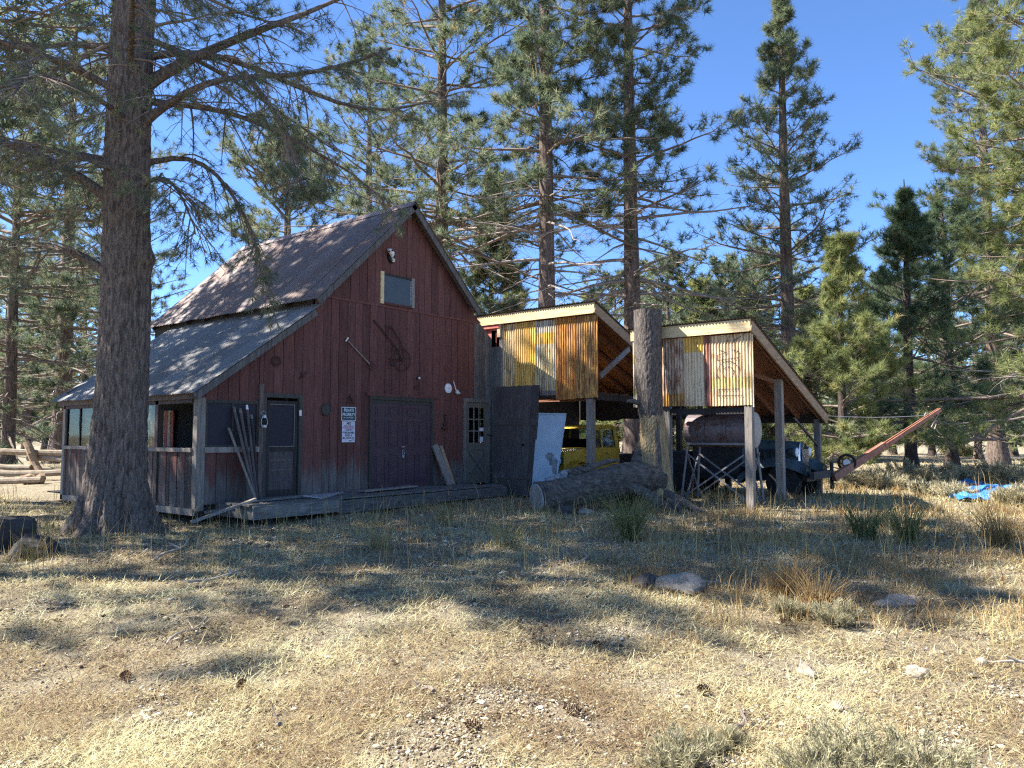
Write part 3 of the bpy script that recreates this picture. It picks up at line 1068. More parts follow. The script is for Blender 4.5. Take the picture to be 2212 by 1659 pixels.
# outlined characters, lying sideways, left from the old hoarding on the right-hand sheet
def outline(points, th=.012):
    b = MB()
    xf = 3.5 - .014 - .0205
    for (y0, z0), (y1, z1) in zip(points[:-1], points[1:]):
        b.bar((xf, y0, z0), (xf, y1, z1), .003, th, up=(1, 0, 0)) if False else b.bar((xf, y0, z0), (xf, y1, z1), th, .003, up=(1, 0, 0))
    return b


def arc(cy, cz, r, a0, a1, k=12):
    return [(cy + r * math.cos(R(a0 + (a1 - a0) * i / k)), cz + r * math.sin(R(a0 + (a1 - a0) * i / k))) for i in range(k + 1)]


outline([(-6.52, 2.60), (-6.52, 2.46), (-7.06, 2.46)]).build('hoarding_outline', 'ink', S2)
outline([(-6.98, 2.60), (-6.52, 2.60)]).build('hoarding_outline', 'ink', S2)
outline(arc(-6.76, 2.96, .25, -30, 210)).build('hoarding_outline', 'ink', S2)
outline(arc(-6.76, 2.96, .13, -50, 230)).build('hoarding_outline', 'ink', S2)
outline([(-6.52, 3.24), (-7.02, 3.28), (-7.02, 3.40), (-6.85, 3.46)]).build('hoarding_outline', 'ink', S2)
outline([(-6.52, 3.24), (-6.52, 3.36), (-6.70, 3.40)]).build('hoarding_outline', 'ink', S2)
outline([(-6.56, 3.47), (-6.74, 3.40)]).build('hoarding_outline', 'ink', S2)
outline([(-6.82, 3.60), (-7.06, 3.74)]).build('hoarding_outline', 'ink', S2)

# ------------------------------------------------------------------ deck in front of the barn
DK = thing('deck', (-1.2, -.7, 0), 'low weathered grey plank deck in front of the double doors', 'deck')
rng = random.Random(21)
for i in range(8):
    y = -1.28 + i * .155
    x0, x1 = -4.62 + rng.uniform(-.12, .08) + (.5 if i > 5 else 0), 2.4 + rng.uniform(-.5, .25)
    xm = rng.uniform(-2.2, .6)
    for a, c in ((x0, xm), (xm + .01, x1)):
        z = .33 + rng.uniform(-.008, .012)
        MB().hexa([(a, y, z), (c, y + rng.uniform(-.01, .01), z), (c, y + .145, z), (a, y + .145, z), (a, y, z + .035), (c, y, z + .035 + rng.uniform(-.006, .008)), (c, y + .145, z + .036), (a, y + .145, z + .036)]).build('deck_plank', 'deck', DK)
MB().box(-4.66, -2.75, -1.345, -1.295, .10, .335).build('rim_board', 'deck', DK)
MB().box(-2.74, .02, -1.34, -1.292, .06, .315).build('rim_board', 'deck', DK)
MB().box(.03, 2.5, -1.338, -1.29, .10, .325).build('rim_board', 'deck', DK)
MB().box(-4.64, -4.59, -1.29, -.1, .10, .32).build('rim_board', 'deck', DK)
for x in (-4.3, -2.6, -.6, 1.2, 2.3):
    MB().box(x, x + .14, -1.2, -.2, -.05, .29).build('joist_block', 'darkwood', DK)
for x in (-1.9, -1.15, .6):
    MB().disc((x, -1.352, .17), .018, .01, (0, 1, 0), 8).build('bolt_head', 'iron', DK)
MB().box(2.6, 3.46, -.75, -.03, .20, .27).build('door_step', 'deck', DK)


def plank(name, a, c, w, h, mat, label, cat, group=None, up=(0, 0, 1)):
    base = ((a[0] + c[0]) / 2, (a[1] + c[1]) / 2, min(a[2], c[2]))
    return MB().bar(a, c, w, h, up).build(name, mat, None, label=label, cat=cat, group=group, loc=base)


plank('plank', (-5.42, -.62, .08), (-4.42, -1.05, .44), .16, .04, 'greypost', 'sunlit loose plank sloping from the ground up to the deck corner', 'plank')
plank('plank', (-5.0, -.35, .20), (-3.75, -.75, .40), .14, .035, 'deck', 'grey plank lying loose behind the sloping one at the deck corner', 'plank')
plank('plank', (-4.5, -.95, .39), (-3.2, -.85, .42), .13, .03, 'deck', 'loose grey plank lying on the left end of the deck', 'plank')
plank('plank', (-1.55, -.6, .40), (.15, -.45, .42), .26, .025, 'greypost', 'wide pale plank lying on the deck before the double doors', 'plank')
# sheet of bent metal on the deck
MB().hexa([(-3.35, -.95, .42), (-2.1, -.55, .40), (-2.05, -.62, .40), (-3.0, -1.15, .36), (-3.36, -.95, .435), (-2.1, -.54, .412), (-2.05, -.62, .412), (-3.0, -1.15, .372)]).build('metal_sheet', 'steel', None, label='small bent sheet of pale metal lying on the deck by the screen door', cat='metal sheet', loc=(-2.7, -.85, .36))
# boards leaning by the double doors
plank('leaning_board', (1.42, -.42, .38), (1.22, -.07, 1.36), .20, .045, 'greypost', 'wide grey board leaning on the red wall right of the double doors', 'board', up=(0, -1, .3))
plank('leaning_board', (1.58, -.38, .38), (1.42, -.08, 1.33), .10, .05, 'rake', 'narrow brown board leaning beside the wide one by the double doors', 'board', up=(0, -1, .3))
# stakes leaning on the porch
for i, (xt, zt, xb, yb_, r, mt, lb) in enumerate([(-4.30, 2.05, -4.02, -.42, .032, 'plankdoor', 'dark stake with a pale sawn top, leftmost of the tall stakes on the porch'),
                                                (-4.17, 2.03, -3.98, -.36, .036, 'plankdoor', 'thick dark stake in the middle of the bundle on the porch'),
                                                (-4.03, 2.10, -3.93, -.34, .030, 'plankdoor', 'dark stake with a white tip, tallest of the bundle on the porch'),
                                                (-3.93, 1.92, -3.88, -.30, .034, 'darkwood', 'shorter dark stake between the bundle and the lantern post')]):
    T = thing('stake', (xb, yb_, .36), lb, 'stake', 'stakes leaning on the porch')
    MB().tube([(xb, yb_, .37), ((xb + xt) / 2, (yb_ - .1) / 2, (zt + .37) / 2), (xt, -.1, zt)], [r, r * .95, r * .9], 7).build('shaft', mt, T)
    MB().tube([(xt, -.1, zt), (xt - .012, -.094, zt + .09)], [r * .92, r * .6], 7).build('sawn_tip', 'white' if i == 2 else 'greypost', T)
plank('walking_stick', (-4.08, -.52, .40), (-4.42, -.10, 1.74), .035, .035, 'greypost', 'thin pale stick crossing in front of the stakes on the porch', 'stick')
# lantern on the porch post
LN = thing('lantern', (-3.66, -.10, 1.74), 'small hurricane lantern hanging on the porch post', 'lantern')
MB().tube([(-3.66, -.12, 1.75), (-3.66, -.12, 1.80)], [.055, .06], 12).build('fuel_tank', 'steel', LN)
MB().tube([(-3.66, -.12, 1.80), (-3.66, -.12, 1.87), (-3.66, -.12, 1.94)], [.035, .05, .035], 12).build('glass_globe', 'glass', LN, smooth=True)
MB().tube([(-3.66, -.12, 1.94), (-3.66, -.12, 1.99), (-3.66, -.12, 2.01)], [.045, .04, .015], 12).build('cap', 'steel', LN)
for s in (-1, 1):
    MB().tube([(-3.66 + s * .05, -.12, 1.77), (-3.66 + s * .075, -.12, 1.86), (-3.66 + s * .04, -.12, 1.97)], .007, 6).build('side_tube', 'steel', LN)
MB().ring((-3.66, -.10, 2.03), .05, .004, (0, 1, 0), 14).build('bail', 'steel', LN)

# ------------------------------------------------------------------ things hanging on the red wall
P = thing('sign', (-1.47, -.03, 1.93), 'small dark sign reading PRIVATE PROPERTY on the red wall', 'sign')
MB().box(-1.655, -1.275, -.036, -.030, 1.935, 2.205).build('face', 'signdark', P)
MB().box(-1.668, -1.655, -.038, -.030, 1.92, 2.22).box(-1.275, -1.262, -.038, -.030, 1.92, 2.22).box(-1.655, -1.275, -.038, -.030, 2.205, 2.22).box(-1.655, -1.275, -.038, -.030, 1.92, 1.935).build('border', 'signpale', P)
lettering('PRIVATE', .10, 'signpale', P, (-1.60, -.0375, 2.115), (1, 0, 0), (0, 0, 1), width=.28, bold=.002)
lettering('PROPERTY', .10, 'signpale', P, (-1.64, -.0375, 2.02), (1, 0, 0), (0, 0, 1), width=.35, bold=.002)
lettering('NO TRESPASSING', .045, 'signpale', P, (-1.61, -.0375, 1.968), (1, 0, 0), (0, 0, 1), width=.30)
P = thing('sign', (-1.47, -.03, 1.44), 'tall white sign about firearms and a backhoe, under the dark sign', 'sign')
MB().box(-1.645, -1.285, -.036, -.030, 1.445, 1.905).build('face', 'signwhite', P)
lettering('NO', .085, 'ink', P, (-1.52, -.0375, 1.83), (1, 0, 0), (0, 0, 1), width=.12, bold=.003)
lettering('TRESPASSING', .045, 'ink', P, (-1.62, -.0375, 1.785), (1, 0, 0), (0, 0, 1), width=.31)
MB().box(-1.635, -1.30, -.0385, -.0365, 1.75, 1.77).build('red_bar', 'signred', P)
lettering('I OWN', .065, 'ink', P, (-1.57, -.0375, 1.69), (1, 0, 0), (0, 0, 1), width=.21, bold=.001)
lettering('FIREARMS', .065, 'ink', P, (-1.625, -.0375, 1.632), (1, 0, 0), (0, 0, 1), width=.32, bold=.001)
lettering('AND A', .065, 'ink', P, (-1.57, -.0375, 1.574), (1, 0, 0), (0, 0, 1), width=.21, bold=.001)
lettering('BACKHOE', .065, 'ink', P, (-1.625, -.0375, 1.516), (1, 0, 0), (0, 0, 1), width=.31, bold=.001)
# small backhoe pictogram and corner icons of that sign
MB().box(-1.45, -1.39, -.0385, -.0365, 1.465, 1.485).bar((-1.39, -.0375, 1.475), (-1.34, -.0375, 1.507), .008, .002, up=(0, 1, 0)).bar((-1.34, -.0375, 1.507), (-1.315, -.0375, 1.475), .008, .002, up=(0, 1, 0)).build('pictogram', 'ink', P)
MB().box(-1.62, -1.57, -.0385, -.0365, 1.84, 1.88).build('pictogram', 'steel', P)
MB().box(-1.36, -1.31, -.0385, -.0365, 1.84, 1.88).build('pictogram', 'steel', P)

# animal skull above the gable window
K = thing('animal_skull', (-.30, -.08, 5.72), 'small bleached animal skull mounted high on the gable', 'skull')
MB().tube([(-.40, -.06, 5.97), (-.36, -.10, 5.94), (-.31, -.12, 5.88), (-.27, -.11, 5.80), (-.24, -.10, 5.72)], [.02, .06, .065, .045, .03], 10).build('cranium', 'bone', K, smooth=True)
MB().ball((-.405, -.13, 5.905), .024, 8, 6).ball((-.345, -.165, 5.93), .022, 8, 6).ball((-.27, -.155, 5.80), .03, 8, 6, (.7, .6, 1.5)).build('eye_socket', 'black', K)
MB().tube([(-.36, -.05, 5.87), (-.33, -.055, 5.77), (-.29, -.05, 5.69), (-.20, -.06, 5.68)], [.035, .05, .04, .02], 8).build('dark_jaw', 'black', K, smooth=True)  # part of the jaw in plain black
MB().tube([(-.27, -.09, 5.70), (-.22, -.09, 5.71), (-.19, -.08, 5.76)], [.02, .025, .018], 8).build('jaw_bone', 'bone', K, smooth=True)

# wheel cultivator: wheel, two handles, fork
W = thing('wheel_cultivator', (.08, -.06, 3.1), 'rusty wheel hoe with curved handles hanging on the red wall', 'wheel hoe')
MB().ring((.10, -.07, 3.39), .27, .011, (0, 1, 0), 36).build('wheel_rim', 'iron', W)
for a in range(6):
    MB().tube([(.10, -.07, 3.39), (.10 + .27 * math.cos(a * 1.047 + .2), -.07, 3.39 + .27 * math.sin(a * 1.047 + .2))], .006, 5).build('spoke', 'iron', W)
MB().disc((.10, -.10, 3.39), .035, .06, (0, 1, 0), 12).build('hub', 'iron', W)
MB().tube([(-.78, -.05, 4.24), (-.6, -.06, 4.10), (-.3, -.07, 3.84), (-.02, -.07, 3.60), (.10, -.08, 3.39)], .016, 6).build('handle', 'iron', W)
MB().tube([(-.42, -.05, 4.13), (-.30, -.06, 4.16), (-.2, -.07, 4.10), (0, -.07, 3.86), (.16, -.08, 3.62), (.10, -.10, 3.39)], .016, 6).build('handle', 'iron', W)
MB().tube([(-.30, -.07, 4.16), (-.36, -.07, 3.90)], .012, 6).build('cross_rod', 'iron', W)
MB().tube([(-.15, -.07, 3.72), (-.22, -.08, 3.62), (-.18, -.09, 3.55)], .014, 6).tube([(-.25, -.07, 3.40), (.1, -.07, 3.39)], .012, 6).tube([(-.25, -.07, 3.40), (-.26, -.07, 3.27), (-.18, -.07, 3.22)], .018, 6).build('cultivator_tine', 'iron', W)
# fork with a D handle
F = thing('pitchfork', (-1.1, -.06, 3.1), 'garden fork with a pale handle hung slanting on the red wall', 'garden fork')
MB().tube([(-1.53, -.06, 3.68), (-.90, -.06, 3.22)], .016, 7).build('handle', 'greypost', F)
MB().tube([(-1.60, -.06, 3.67), (-1.53, -.06, 3.76)], .018, 7).build('grip', 'bone', F)
MB().tube([(-1.60, -.06, 3.67), (-1.53, -.06, 3.68), (-1.53, -.06, 3.76)], .009, 6).build('grip_yoke', 'iron', F)
for k in (-1.5, -.5, .5, 1.5):
    ox, oz = k * .03, k * .04
    MB().tube([(-.92, -.06, 3.235), (-.90 + ox, -.06, 3.22 + oz), (-.76 + ox, -.07, 3.11 + oz)], .007, 5).build('tine', 'iron', F)
# lid and ladle
LD = thing('pot_lid', (1.75, -.05, 2.68), 'round white enamel lid hung on the red wall', 'lid')
MB().tube([(1.745, -.026, 2.79), (1.745, -.045, 2.79), (1.745, -.055, 2.79)], [.125, .12, .05], 24).build('plate', 'white', LD, smooth=False)
MB().ball((1.745, -.066, 2.79), .018, 8, 6).build('knob', 'steel', LD)
LA = thing('ladle', (1.98, -.06, 2.68), 'steel ladle hanging beside the white lid', 'ladle')
MB().tube([(1.93, -.04, 2.99), (1.95, -.04, 2.93), (2.02, -.06, 2.73)], .012, 6).build('handle', 'bone', LA)
MB().tube([(1.99, -.07, 2.675), (2.03, -.09, 2.70), (2.05, -.11, 2.725)], [.03, .07, .075], 12).build('bowl', 'bone', LA, smooth=True)
# small items
G = thing('wall_lamp', (.65, -.05, 2.9), 'tiny bulb lamp on the red wall above the double doors', 'lamp')
MB().disc((.65, -.035, 2.985), .04, .012, (0, 1, 0), 10).build('base', 'iron', G)
MB().ball((.67, -.075, 2.985), .032, 9, 7).build('bulb', 'lens', G, smooth=True)
MB().box(.56, .70, -.045, -.028, 2.72, 2.80).build('junction_box', 'iron', G)
Rg = MB().ring((-3.36, -.05, 3.1), .10, .010, (0, 1, 0), 22).ring((-3.36, -.055, 3.1), .065, .008, (0, 1, 0), 18).build('rope_ring', 'iron', None, label='rusty ring hung on the wall above the screen door', cat='ring', loc=(-3.36, -.05, 3.0))
MB().disc((-2.09, -.05, 2.15), .12, .02, (0, 1, 0), 18).ring((-2.09, -.055, 2.15), .12, .012, (0, 1, 0), 20).build('iron_disc', 'trimdark', None, label='dull round metal disc on the wall left of the signs', cat='disc', loc=(-2.09, -.05, 2.03))
MB().tube([(-2.80, -.05, 2.78), (-2.70, -.055, 2.86), (-2.60, -.05, 2.93)], .014, 6).tube([(-2.76, -.05, 2.90), (-2.68, -.06, 2.82)], .012, 6).build('iron_hook', 'iron', None, label='small crossed iron hook on the wall right of the ring', cat='hook', loc=(-2.7, -.05, 2.78))
PU = thing('pulley_hook', (1.62, -.06, 1.75), 'rusty pulley and hook on the wall between the two doors', 'pulley')
MB().tube([(1.62, -.05, 2.10), (1.62, -.06, 1.95)], .014, 6).tube([(1.58, -.05, 2.08), (1.62, -.05, 2.14), (1.67, -.05, 2.08)], .012, 6).build('hanger', 'iron', PU)
MB().disc((1.62, -.08, 1.88), .055, .05, (0, 1, 0), 14).build('wheel', 'iron', PU)
MB().tube([(1.50, -.05, 1.78), (1.60, -.06, 1.74), (1.72, -.05, 1.78)], .018, 6).build('crossbar', 'iron', PU)
RK = thing('rake_head', (-1.42, -.05, 2.25), 'small fan shaped iron rake head above the signs', 'rake head')
for k in range(5):
    MB().tube([(-1.44, -.045, 2.52), (-1.54 + k * .055, -.045, 2.28)], .006, 5).build('tine', 'iron', RK)
MB().tube([(-1.49, -.05, 2.40), (-1.38, -.05, 2.40)], .008, 5).build('bar', 'iron', RK)

# ------------------------------------------------------------------ doors and panels leaning on the shed front
PD = thing('plank_door', (3.3, -.85, 0), 'big dark plank door leaning at the inner corner beside the nine pane door', 'door')
rng = random.Random(31)
xb, xt = 3.22, 3.42
for i in range(6):
    y0 = -.28 - i * .235
    y1 = y0 - .228
    e = rng.uniform(-.006, .006)
    MB().hexa([(xb - .03 + e, y1, .04), (xb + e, y1, .04), (xb + e, y0, .04), (xb - .03 + e, y0, .04),
               (xt - .03 + e, y1, 2.88 + rng.uniform(-.02, .02)), (xt + e, y1, 2.89), (xt + e, y0, 2.9), (xt - .03 + e, y0, 2.9)]).build('plank', 'plankdoor', PD)
for z in (.55, 1.95):
    xx = xb + (xt - xb) * z / 2.9
    MB().box(xx - .062, xx - .034, -1.66, -.30, z - .08, z + .08).build('cross_batten', 'plankdoor', PD)
MB().disc((xb + .05 - .05, -1.28, 1.35), .035, .03, (1, 0, 0), 8).build('knot_hole', 'black', PD)
WP = thing('white_panel', (3.2, -2.0, 0), 'pale blue white metal panel leaning against the tall shed front, flaking at the edge', 'panel')
q = [(3.08, -2.38, .10), (3.11, -2.38, .10), (3.11, -1.66, .10), (3.08, -1.66, .10), (3.40, -2.52, 2.14), (3.43, -2.52, 2.14), (3.43, -1.64, 2.17), (3.40, -1.64, 2.17)]
MB().hexa(q).build('sheet', 'palepanel', WP)


def on_panel(u, v, d=.004):
    """u 0..1 from the barn side to the photographer's side, v 0..1 up"""
    a = Vector(q[3]).lerp(Vector(q[0]), u)
    c = Vector(q[7]).lerp(Vector(q[4]), u)
    return a.lerp(c, v) + Vector((-d, 0, d * .1))


rng = random.Random(4)
for u, v, ru, rv in ((.62, .47, .2, .05), (.86, .36, .10, .11), (.72, .40, .12, .05), (.93, .24, .05, .09)):
    pts = [on_panel(min(.99, u + ru * rng.uniform(.7, 1.15) * math.cos(t * .628)), v + rv * rng.uniform(.7, 1.2) * math.sin(t * .628)) for t in range(10)]
    MB().poly(pts).build('flaked_patch', 'panelrust', WP)
MB().poly([on_panel(.05, .02), on_panel(.45, .02), on_panel(.42, .16), on_panel(.05, .17)]).build('lower_patch', 'steel', WP)
MB().bar(on_panel(0, .995, .01), on_panel(1, .995, .01), .03, .03).build('folded_edge', 'palepanel', WP)
# ------------------------------------------------------------------ yellow truck in the tall shed
YT = thing('pickup_truck', (5.6, -1.4, 0), 'faded yellow cab of an old truck parked inside the tall shed', 'truck')
cy0, cy1 = -2.22, -.50          # near side, far side
b = MB()
# lower cab and short nose
b.hexa([(4.95, cy0, .55), (6.5, cy0, .55), (6.5, cy1, .55), (4.95, cy1, .55), (4.95, cy0, 1.26), (6.5, cy0, 1.26), (6.5, cy1, 1.26), (4.95, cy1, 1.26)])
b.hexa([(4.05, cy0 + .22, .60), (4.95, cy0 + .1, .55), (4.95, cy1 - .1, .55), (4.05, cy1 - .22, .60), (4.12, cy0 + .26, 1.16), (4.95, cy0 + .12, 1.25), (4.95, cy1 - .12, 1.25), (4.12, cy1 - .26, 1.16)])
b.build('cab_body', 'yellow', YT)
zt, zb = 1.80, 1.26
ins = .09
for y, s in ((cy0, 1), (cy1, -1)):
    for x0, x1, t0, t1 in ((4.95, 5.03, 5.12, 5.20), (5.60, 5.64, 5.62, 5.66), (6.34, 6.5, 6.30, 6.44)):
        MB().hexa([(x0, y, zb), (x1, y, zb), (x1, y + s * .05, zb), (x0, y + s * .05, zb), (t0, y + s * ins, zt), (t1, y + s * ins, zt), (t1, y + s * (ins + .05), zt), (t0, y + s * (ins + .05), zt)]).build('window_pillar', 'yellow', YT)
MB().hexa([(6.44, cy0 + .05, zb), (6.5, cy0 + .05, zb), (6.5, cy1 - .05, zb), (6.44, cy1 - .05, zb), (6.40, cy0 + .12, 1.42), (6.46, cy0 + .12, 1.42), (6.46, cy1 - .12, 1.42), (6.40, cy1 - .12, 1.42)]).build('rear_cab_wall', 'yellow', YT)
MB().hexa([(5.06, cy0 + .05, 1.78), (6.5, cy0 + .05, 1.78), (6.5, cy1 - .05, 1.78), (5.06, cy1 - .05, 1.78), (5.2, cy0 + .14, 1.88), (6.4, cy0 + .14, 1.88), (6.4, cy1 - .14, 1.88), (5.2, cy1 - .14, 1.88)]).build('roof', 'yellow', YT)
MB().hexa([(4.98, cy0 + .10, 1.27), (4.985, cy0 + .10, 1.27), (4.985, cy1 - .10, 1.27), (4.98, cy1 - .10, 1.27), (5.14, cy0 + .16, 1.78), (5.145, cy0 + .16, 1.78), (5.145, cy1 - .16, 1.78), (5.14, cy1 - .16, 1.78)]).build('windshield', 'glass', YT)
for x0, x1 in ((5.05, 5.58), (5.66, 6.32)):
    MB().hexa([(x0, cy0 + .02, 1.27), (x1, cy0 + .02, 1.27), (x1, cy0 + .026, 1.27), (x0, cy0 + .026, 1.27), (x0 + .08, cy0 + .10, 1.76), (x1 - .02, cy0 + .10, 1.76), (x1 - .02, cy0 + .106, 1.76), (x0 + .08, cy0 + .106, 1.76)]).build('side_window', 'glass', YT)
MB().box(5.57, 5.60, cy0 + .0, cy0 + .014, 1.26, 1.76).build('window_channel', 'chrome', YT)
dr = MB().box(5.02, 5.9, cy0 - .008, cy0 - .001, .62, 1.22).build('door', 'yellow', YT)
MB().box(5.75, 5.86, cy0 - .035, cy0 - .012, 1.08, 1.11).build('handle', 'chrome', dr)
MB().box(4.0, 4.06, cy0 + .05, cy1 - .05, .50, .64).build('bumper', 'bluegrey', YT)
for y in (cy0 + .38, cy1 - .38):
    h = MB().tube([(4.02, y, .92), (4.10, y, .92)], [.11, .125], 16).build('headlight', 'oldblack', YT)
    MB().ball((4.02, y, .92), .10, 12, 8, (.35, 1, 1)).build('lens', 'lens', h, smooth=True)
for y in (cy0 + .02, cy1 - .22):
    for x in (4.5, 6.2):
        wh = MB().tube([(x, y, .38), (x, y + .2, .38)], .38, 22).build('wheel', 'rubber', YT)
        MB().tube([(x, y - .012, .38), (x, y + .01, .38)], .18, 16).build('hub_cap', 'steel', wh)
for y, s in ((cy0 - .05, 1), (cy1 + .05, -1)):
    fb = MB()
    pts = [(4.5 + .50 * math.cos(R(a)), .40 + .50 * math.sin(R(a))) for a in range(-10, 191, 20)]
    for (x0, z0), (x1, z1) in zip(pts[:-1], pts[1:]):
        fb.hexa([(x0, y, z0), (x1, y, z1), (x1, y + s * .32, z1), (x0, y + s * .32, z0), (x0, y, z0 + .03), (x1, y, z1 + .03), (x1, y + s * .32, z1 + .03), (x0, y + s * .32, z0 + .03)])
    fb.build('fender', 'yellow', YT)
MB().box(6.5, 8.0, cy0 + .1, cy1 - .1, .7, 1.05).build('truck_bed', 'oldblack', YT)
MB().box(5.2, 5.9, cy0 + .25, cy1 - .25, .85, 1.1).box(5.85, 6.0, cy0 + .25, cy1 - .25, .9, 1.5).build('seat', 'oldblack', YT)

# ------------------------------------------------------------------ old dark truck in the lower shed, nose towards the right
OT = thing('old_truck', (7.5, -5.6, 0), 'old dark truck with rounded hood and chrome grille nose in the lower shed', 'truck')
def loft(rings, name, mat, smooth=True):
    """rings: lists of points of equal length"""
    b = MB()
    k = len(rings[0])
    for r in rings:
        b.v += [tuple(p) for p in r]
    for i in range(len(rings) - 1):
        for j in range(k - 1):
            a = i * k + j
            b.f.append((a, a + 1, a + k + 1, a + k))
    b.f.append(tuple(range(k)))
    b.f.append(tuple(range((len(rings) - 1) * k, len(rings) * k))[::-1])
    return b.build(name, mat, OT, smooth=smooth)


def arch(cx, y, w, z0, z1, k=11, p=.55):
    out = []
    for i in range(k):
        t = math.pi * i / (k - 1)
        c, s = math.cos(t), math.sin(t)
        out.append((cx - w * math.copysign(abs(c) ** p, c), y, z0 + (z1 - z0) * abs(s) ** p))
    return out


loft([arch(7.55, -7.02, .30, .78, 1.36), arch(7.55, -6.9, .36, .76, 1.44), arch(7.55, -6.3, .42, .76, 1.47), arch(7.55, -5.5, .52, .76, 1.50)], 'hood', 'bluegrey')
loft([arch(7.55, -7.05, .27, .74, 1.40), arch(7.55, -7.0, .32, .72, 1.42)], 'grille_shell', 'chrome')
for i in range(11):
    x = 7.55 - .22 + i * .044
    MB().box(x - .006, x + .006, -7.085, -7.055, .78, 1.24).build('grille_bar', 'chrome', OT)
MB().box(7.30, 7.80, -7.062, -7.052, .78, 1.25).build('radiator', 'black', OT)
for s in (-1, 1):
    hb = MB().tube([(7.55 + s * .50, -6.72, 1.17), (7.55 + s * .50, -6.95, 1.17), (7.55 + s * .50, -7.02, 1.17)], [.05, .13, .135], 16).build('headlight', 'bluegrey', OT, smooth=True)
    MB().ball((7.55 + s * .50, -7.02, 1.17), .12, 12, 8, (1, .35, 1)).build('lens', 'lens', hb, smooth=True)
    # sweeping front fender
    rings = []
    for i in range(9):
        t = i / 8
        y = -7.35 + 1.75 * t
        z = .62 + .42 * math.sin(math.pi * min(1, .16 + t * .8)) - .25 * max(0, t - .6)
        w = .20 + .05 * math.sin(math.pi * t)
        cx = 7.55 + s * .66
        rings.append([(cx - w, y, z - .22), (cx - w * .9, y, z - .04), (cx - w * .4, y, z + .02), (cx + w * .4, y, z + .02), (cx + w * .9, y, z - .04), (cx + w, y, z - .22)])
    loft(rings, 'front_fender', 'bluegrey')
    wh = MB().tube([(7.55 + s * .60, -6.75, .42), (7.55 + s * .82, -6.75, .42)], .42, 22).build('wheel', 'rubber', OT)
    MB().tube([(7.55 + s * .81, -6.75, .42), (7.55 + s * .835, -6.75, .42)], .2, 16).build('hub', 'oldblack', wh)
    wh = MB().tube([(7.55 + s * .60, -4.0, .42), (7.55 + s * .88, -4.0, .42)], .42, 22).build('wheel', 'rubber', OT)
MB().box(6.75, 8.35, -7.52, -7.42, .52, .70).build('bumper', 'oldblack', OT)
b = MB()
b.hexa([(6.85, -5.6, .6), (8.25, -5.6, .6), (8.25, -4.3, .6), (6.85, -4.3, .6), (6.85, -5.6, 1.45), (8.25, -5.6, 1.45), (8.25, -4.3, 1.45), (6.85, -4.3, 1.45)])
for x in (6.86, 8.18):
    for y in (-5.5, -4.4):
        b.box(x, x + .07, y, y + .07, 1.45, 1.95)
b.box(6.85, 8.25, -5.45, -4.32, 1.95, 2.02)
b.build('cab', 'oldblack', OT)
MB().box(6.9, 8.2, -7.3, -2.6, .45, .6).build('chassis', 'black', OT)
MB().box(6.75, 8.35, -4.2, -2.5, .75, 1.15).build('flat_bed', 'oldblack', OT)
for i in range(3):
    MB().box(7.0 + .005, 7.13, -6.5 + i * .18, -6.45 + i * .18, 1.0, 1.25).build('hood_louvre', 'oldblack', OT)

# ------------------------------------------------------------------ fuel tank on its stand
TK = thing('fuel_tank', (4.6, -6.140, 0), 'rusty cylindrical fuel tank on a tall angle iron stand under the lower shed', 'fuel tank')
tc, tr = (4.62, 1.72), .40
rings = [(-5.260, .30), (-5.300, .37), (-5.340, .40), (-6.860, .40)]
MB().tube([(tc[0], y, tc[1]) for y, _ in rings], [r for _, r in rings], 32).build('tank_shell', 'tank', TK, smooth=False)
MB().tube([(tc[0], y, tc[1]) for y in (-6.865, -6.900, -6.940, -6.960)], [.405, .40, .30, .16], 32).build('tank_end', 'tankcap', TK, smooth=False)
for y in (-5.840, -6.360):
    MB().ring((tc[0], y, tc[1]), tr + .002, .008, (0, 1, 0), 32).build('weld_band', 'iron', TK)
MB().tube([(4.62, -6.040, 2.10), (4.62, -6.040, 2.18)], .06, 12).build('filler_cap', 'iron', TK)
leg = [((4.30, -5.390), (4.22, -5.220)), ((4.30, -6.790), (4.22, -6.900)), ((4.94, -5.390), (5.06, -5.240)), ((4.94, -6.790), (5.06, -6.900))]
for (x1, y1), (x0, y0) in leg:
    MB().bar((x0, y0, -.03), (x1, y1, 1.42), .045, .045).build('leg', 'tankleg', TK)
for x in (4.30, 4.94):
    MB().bar((x - .03, -5.360, 1.40), (x - .03, -6.820, 1.40), .05, .05).build('cradle_rail', 'tankleg', TK)
    s = -.05 if x < 4.5 else .06
    MB().bar((x - .03 + s, -5.240, .12), (x - .045, -6.760, 1.15), .035, .035).build('cross_brace', 'tankleg', TK)
    MB().bar((x - .06 + s, -6.860, .12), (x - .07, -5.420, 1.15), .035, .035).build('cross_brace', 'tankleg', TK)
for y in (-5.360, -6.840):
    MB().bar((4.22, y, .12), (4.98, y, 1.2), .03, .03).build('cross_brace', 'tankleg', TK)
    MB().bar((5.02, y + .01, .12), (4.30, y + .01, 1.2), .03, .03).build('cross_brace', 'tankleg', TK)

# ------------------------------------------------------------------ dead standing trunk and the fallen log
def wob(seed, amp, ka=5):
    r = random.Random(seed)
    ph = [r.uniform(0, 6.28) for _ in range(12)]
    return lambda t, a: 1 + amp * (.45 * math.sin(ka * a + ph[0] + t * 2) + .3 * math.sin((2 * ka + 1) * a + ph[1] - t * 3) + .25 * math.sin(3 * a + ph[2] + t * 7) + .2 * math.sin((4 * ka + 3) * a + ph[3] + t * 5))


